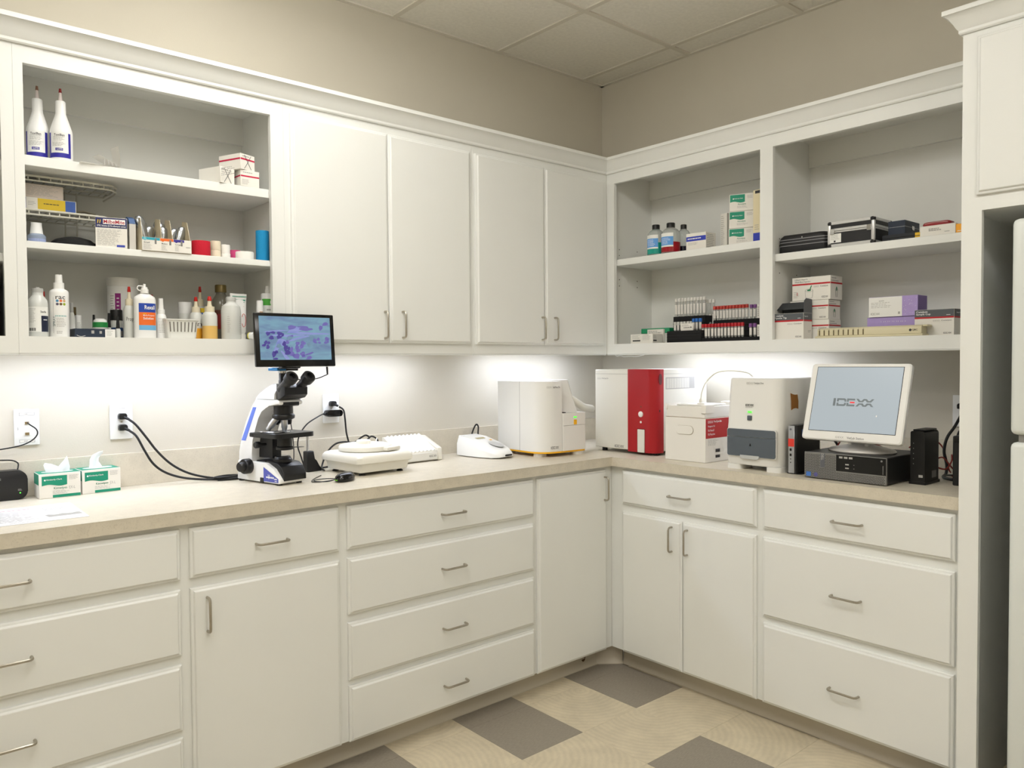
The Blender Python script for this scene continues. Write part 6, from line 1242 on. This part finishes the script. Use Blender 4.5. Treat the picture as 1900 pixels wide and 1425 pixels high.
for sx in (-1, 1):
    for yy in (.006, D_-.006): G().bx(sx*(hw_-.006)-.0068, sx*(hw_-.006)+.0068, yy-.0068, yy+.0068, .013, h-.012, .004, 2).out('corner_post', ALU, t)
    for yy in (.007, D_-.007):
        for zz in (h-.006, .0065): G().lathe([(.0085, -.006), (.0105, -.004), (.0105, .003), (.007, .0065), (.001, .0075)], 12, c=(sx*(hw_-.008), yy, zz)).out('corner_cap', BLACK, t)
for xx in (-hw_+.012, hw_-.028): G().bx(xx, xx+.016, -.004, 0, h*.50, h*.72, .001, 1).out('latch', CHROME, t)
patch(t, 'white_label', LABW, -hw_+.006, -hw_*.40, -.0006, h*.17, h*.52); fineprint(t, INKG, -hw_*.86, -hw_*.45, -.0009, h*.28, h*.50, 5, h=.3); patch(t, 'code_block', INK, -hw_*.72, -hw_*.64, -.0009, h*.19, h*.26)
t, w, h = cartonB('navy_flat_box', 'flat black-blue box lying under the navy instrument box', 1637, 1697, 434, ZB2, -.275, .13, 0, mat('blackblue', (26, 30, 36), .5), vb=440); G().bx(-w/2-.001, w/2+.001, -.001, .131, h*.5, h*.56).out('lid_line', BLACKG, t, flat=True)
y, w, hq = spanB(1648, 1679.5, 414, ZB2+h+.0005, -.26, 425)
t = carton('navy_instrument_box', 'dark navy leatherette box on the flat black box', -.26, y, ZB2+h+.0006, FWD, w, .13, at(1664, 410, 'x', -.26).z-ZB2-h, mat('navy_leatherette', (28, 40, 58), .5, bump=.3, bscale=300)); G().bx(-w/2-.0006, w/2+.0006, -.0006, .1306, .028, .0288).out('lid_line', ALU, t, flat=True); G().bx(w/2, w/2+.004, .055, .075, .018, .034, .001, 1).out('clasp', CHROME, t)
t, w, h = cartonB('yellow_packet', 'small yellow packet between the navy box and white carton', 1697.5, 1708, 431, ZB2, -.285, .05, 0, mat('packet_yellow', (236, 192, 44), .5), vb=435); patch(t, 'dark_line', INK, -w/2, w/2, -.0005, h*.45, h*.55)
t, w, h = cartonB('long_white_carton', 'long white carton with orange end at the right of the upper shelf', 1707, 1773, 417, ZB2, -.305, .07, 0, vb=430); h_w = h; fineprint(t, INKL, -w*.25, w*.12, -.0006, h*.45, h*.75, 2, h=.7); words('FLEXI', w*.14, h*.12, INKL, t, w*.27, -.0006, h*.3); OR_ = mat('carton_orange', (244, 170, 42), .5); yW = t.location.y
y, w4, h4 = spanB(1773.5, 1800, 414, ZB2, -.305, 430)
t = carton('orange_carton', 'orange carton end beside the long white carton', -.305, y, ZB2, FWD, w4, .07, h4, OR_); patch(t, 'pale_rule', LABW, -w4*.4, w4*.4, -.0005, h4*.2, h4*.26)
y, w, h = spanB(1714, 1767, 411, ZB2+h_w+.0006, -.27, 416)
t = thing('red_pouch', 'dark red flat pouch lying on the long white carton', 'pouch', (-.27, y-.002, ZB2+h_w+.0004), FWD); h = max(h, .014); g = G(); g.loft([[(x*k, .0+yy*k2, z) for x, yy in rrect(-w/2, w/2, -.022, .03, (.01,)*4, 3)] for k, k2, z in ((.96, .9, .0003), (1, 1, h*.4), (.93, .9, h*.8), (.75, .6, h))]); g.out('pouch', mat('red_vinyl', (148, 36, 40), .35), t); G().tube([(-w*.40, -.0215, h*.55), (0, -.0218, h*.75), (w*.40, -.0215, h*.55)], .0012, 6).out('piping', mat('pale_piping', (200, 150, 146), .5), t)

# --- second bay, bottom shelf
CHAR = mat('charcoal_print', (88, 92, 96), .5)
def cat_print(t, w, h, d, title, side=True, top=.72):
    patch(t, 'charcoal_band', CHAR, -w/2+.0006, w/2-.0006, -.0004, h*top, h-.0008); patch(t, 'red_rule', REDI, -w/2+.0006, w/2-.0006, -.0004, h*(top-.06), h*top)
    for k, s in enumerate(title): words(s, w*.06*len(s)*.62+.0, h*.085, WHITEI, t, -w*.46+w*.03*len(s)*.62, -.0007, h*(.93-.09*k)-.002, .015)
    words('IDEXX', w*.17, h*.05, INKL, t, w*.06, -.0007, h*(top-.15)); words('Catalyst', w*.26, h*.06, INKG, t, w*.31, -.0007, h*(top-.15), .012); idexx(t, w*.34, -.0007, h*.10, w*.20, h*.055, INKG, None); words('REF', w*.1, h*.03, WHITEI, t, w*.36, -.0007, h*(top+.06))
    if side: patch(t, 'charcoal_band', CHAR, .001, d-.001, w/2+.0004, h*top, h-.0008, 'right'); patch(t, 'red_rule', REDI, .001, d-.001, w/2+.0004, h*(top-.06), h*top, 'right')
y, w, h = spanB(1435, 1491, 581.5, Z0, -.310, 605); D_ = .068
t = thing('open_tip_carton', 'open white and charcoal carton with raised flaps at the left', 'box', (-.310, y, Z0), FWD); hw_ = w/2; hb2 = at(1450, 563, 'x', -.25).z-Z0; hr = at(1507, 553, 'x', -.27).z-Z0
G().bx(-hw_, hw_, 0, .0012, .0004, h).out('front_wall', CARD, t, flat=True); G().bx(-hw_, -hw_+.0012, .0012, D_, .0004, hb2*.96).out('left_wall', CARD, t, flat=True); G().bx(hw_-.0012, hw_, .0012, D_, .0004, h*1.0).out('right_wall', CARD, t, flat=True); G().bx(-hw_+.0012, hw_-.0012, D_-.0012, D_, .0004, hb2).out('back_wall', CHAR, t, flat=True); G().bx(-hw_+.0012, hw_-.0012, .0012, D_-.0012, .0004, .0016).out('base_panel', CARD, t, flat=True)
G().prism([(.0012, h*1.0), (D_, h*1.0), (D_, hr*.98), (.02, hr), (.004, hr*.93)], 'x', hw_-.001, hw_+.0002).out('side_flap', CHAR, t, flat=True)
g = G(); g.sheet([[(-hw_+.002, D_*.30, hb2*.80), (0, D_*.30, hb2*.80), (hw_-.004, D_*.30, hb2*.80)], [(-hw_+.002, D_-.002, hb2), (0, D_-.002, hb2), (hw_-.004, D_-.002, hb2)]], .0008); g.out('top_flap', CHAR, t, flat=True)
G().tube([(-hw_*.55, .03, h*1.02), (-hw_*.1, .07, h*.98)], .001, 5, 0).out('inner_edge', CARD, t)
cat_print(t, w, h, D_, ('Catalyst', 'Pipette Tip'), False, .74); patch(t, 'charcoal_band', CHAR, .001, D_-.001, hw_+.0004, h*.74, h-.0008, 'right'); patch(t, 'red_rule', REDI, .001, D_-.001, hw_+.0005, h*.68, h*.74, 'right'); words('Pipette Tip', D_*.4, h*.06, WHITEI, t, D_*.3, hw_+.0008, h*.86, .01, face='right'); fineprint(t, INKL, D_*.5, D_*.9, hw_+.0006, h*.25, h*.35, 2, face='right')
# stack of sample cartons behind
def cup_carton(label, u0, u1, vt, z0, X, d, h):
    y, w, _ = spanB(u0, u1, vt, z0, X, vt+20)
    t = carton('sample_cup_carton', label, X, y, z0, FWD, w, d, h, CARD, 'white cartons with a red rule')
    for f, a0, a1, pos in (('front', -w/2+.0006, w/2-.0006, -.0004), ('right', .001, d-.001, w/2+.0004)): patch(t, 'red_rule', REDI, a0, a1, pos, h*.66, h*.73, f)
    words('Lithium Heparin', w*.34, h*.085, INKG, t, -w*.26, -.0006, h*.90, .01); words('Whole Blood Separator', w*.42, h*.085, INKG, t, -w*.22, -.0006, h*.80, .01); words('IDEXX', w*.13, h*.07, INKL, t, w*.14, -.0006, h*.57); words('Catalyst', w*.20, h*.085, INKG, t, w*.34, -.0006, h*.57, .015); idexx(t, w*.36, -.0006, h*.12, w*.16, h*.07, INKG, None)
    g = G(); cx_ = -w*.05
    g.tube([(cx_+.017*math.cos(a), -.0006, h*.42+.006*math.sin(a)) for a in [R(30*i) for i in range(13)]], .0005, 4, 2); g.tube([(cx_-.017, -.0006, h*.42), (cx_-.014, -.0006, h*.12), (cx_, -.0006, h*.09), (cx_+.014, -.0006, h*.12), (cx_+.017, -.0006, h*.42)], .0005, 4, 4); g.out('cup_drawing', INKG, t)
    g = G(); g.poly([(x, -.0009, z) for x, z in ellipse(cx_, h*.43, .009, .0035, 12)]); g.poly([(cx_+.002, -.0009, h*.45), (cx_+.006, -.0009, h*.44), (cx_+.013, -.0009, h*.62), (cx_+.009, -.0009, h*.63)]); g.out('green_pestle', mat('pestle_green', (24, 126, 84), .5), t, flat=True)
    g = G(); yc = d*.5; g.tube([(w/2+.0007, yc+.010*math.cos(a), h*.42+.005*math.sin(a)) for a in [R(30*i) for i in range(13)]], .0005, 4, 2); g.tube([(w/2+.0007, yc-.009, h*.42), (w/2+.0007, yc-.006, h*.12), (w/2+.0007, yc+.006, h*.12), (w/2+.0007, yc+.009, h*.42)], .0005, 4, 0); g.out('cup_drawing', INKG, t); g = G(); g.poly([(w/2+.0009, y_, z) for y_, z in ellipse(yc, h*.46, .005, h*.09, 12)]); g.out('green_pestle', mat('pestle_green', (24, 126, 84), .5), t, flat=True)
    words('Lithium', d*.4, h*.07, INKG, t, d*.28, w/2+.0008, h*.90, .01, face='right'); words('Whole Blood', d*.6, h*.07, INKG, t, d*.36, w/2+.0008, h*.79, .01, face='right')
    fineprint(t, INKL, -w*.46, -w*.30, -.0006, h*.12, h*.40, 4); patch(t, 'red_mark', REDI, -w*.37, -w*.355, -.0007, h*.22, h*.36)
    return w
XS = -.235; zA = at(1520, 556, 'x', XS).z-Z0; zTop = at(1500, 514, 'x', XS).z-Z0; hC = (zA)/2
cup_carton('lowest carton of the red-ruled stack, mostly hidden by the beige tray', 1467, 1538, 590, Z0, XS, .10, hC-.0006); cup_carton('middle carton of the red-ruled stack behind the open carton', 1466, 1537, 556, Z0+hC, XS, .10, hC-.0006); cup_carton('top carton of the red-ruled stack with green pestle picture', 1470, 1541, 514, Z0+2*hC, XS, .10, zTop-2*hC)
# purple boxes
PURP = mat('lilac_card', (174, 154, 210), .5, var=.04, vscale=40); PURD = mat('lilac_dark', (142, 114, 190), .5)
y, w, h = spanB(1609, 1697, 591, Z0, -.225, 600); hP = at(1650, 588, 'x', -.225).z-Z0
t = carton('lilac_carton', 'lower lilac carton of a pair behind the beige tray', -.225, y, Z0, FWD, w, .10, hP-.0005, PURP, 'lilac cartons')
g = G(); [g.poly([(w*(-.2+.09*i)+k*.5, -.0006, hP*.75+.002*math.sin(i)), (w*(-.2+.09*i)+k*.5+.002, -.0006, hP*.75), (w*(-.2+.09*i)+k*.5+.001, -.0006, hP*.82)]) for i in range(6) for k in (0, .02)]; g.out('sparkle_print', LABW, t, flat=True)
y, w, h = spanB(1612, 1703, 550, Z0+hP, -.230, 570); h = at(1660, 549.5, 'x', -.23).z-Z0-hP
t = carton('lilac_carton', 'upper lilac carton with white front on the shelf', -.230, y, Z0+hP, FWD, w, .085, h, PURP, 'lilac cartons'); patch(t, 'white_panel', LABW, -w/2+.0006, w*.19, -.0004, .001, h-.001); patch(t, 'deep_side', PURD, .001, .084, w/2+.0004, .001, h-.001, 'right')
idexx(t, -w*.36, -.0007, h*.17, w*.19, h*.09, INKL, None); words('SNAP', w*.11, h*.06, INKL, t, -w*.23, -.0007, h*.80); fineprint(t, INKL, -w*.45, -w*.02, -.0007, h*.45, h*.75, 4, h=.25); patch(t, 'print_mark', INKL, w*.11, w*.15, -.0007, h*.12, h*.24)
random.seed(11); g = G()
for i in range(16): a_, b_ = random.uniform(w*.21, w*.47), random.uniform(h*.1, h*.9); g.quad((a_, -.0006, b_), (a_+.0016, -.0006, b_), (a_+.0016, -.0006, b_+.0016), (a_, -.0006, b_+.0016))
g.out('sparkle_print', LABW, t, flat=True)
# beige slotted tray
BEI = mat('beige_tray_plastic', (214, 205, 172), .45)
y, w, _ = spanB(1512, 1712, 606, Z0, -.315, 615); hL = at(1520, 612, 'x', -.315).z-Z0
h = at(1710, 602, 'x', -.315).z-Z0; h = max(h, .03)
t = thing('slotted_tray', 'beige plastic tube tray with row of slots along the front', 'tray', (-.315, y, Z0), FWD); hw_ = w/2
G().bx(-hw_, hw_, 0, .056, .0004, .009, .002, 1).out('base', BEI, t); G().prism([(.004, .0092), (.052, .0092), (.052, h), (.014, h), (.004, h-.006)], 'x', -hw_+.008, hw_-.006, .001, 1).out('rack', BEI, t); G().bx(hw_-.0055, hw_+.012, .012, .054, h-.006, h, .001, 1).out('end_lip', BEI, t)
for k in range(10): G().bx(-hw_+.016+w*.0475*k, -hw_+.0195+w*.0475*k, .0022, .010, .011, h*.78).out('slot', mat('slot_shadow', (96, 84, 54), .7), t, flat=True); words(str(k+1), .003, .004, INKG, t, -hw_+.018+w*.0475*k, .0035, h*.86)
G().lathe([(.0048, 0), (.0048, .0004)], 14, M=Matrix.Translation((hw_-.045, .0038, h*.55)) @ Matrix.Rotation(PI/2, 4, 'X')).out('emblem', INK, t); words('QBC', .020, .0075, INK, t, hw_-.029, .0034, h*.55, .02)
# sample cup carton
y, w, h = spanB(1697, 1770.5, 574, Z0, -.255, 600)
t = carton('sample_carton', 'white and charcoal carton with red rule at the right end', -.255, y, Z0, FWD, w, .10, h); cat_print(t, w, h, .10, ('Catalyst', 'Sample Cup')); words('Sample Cup', .05, h*.06, WHITEI, t, .045, w/2+.0008, h*.86, .01, face='right'); patch(t, 'dark_top', BLACK, -w/2+.001, w/2-.001, h+.0004, .001, .099, 'top')
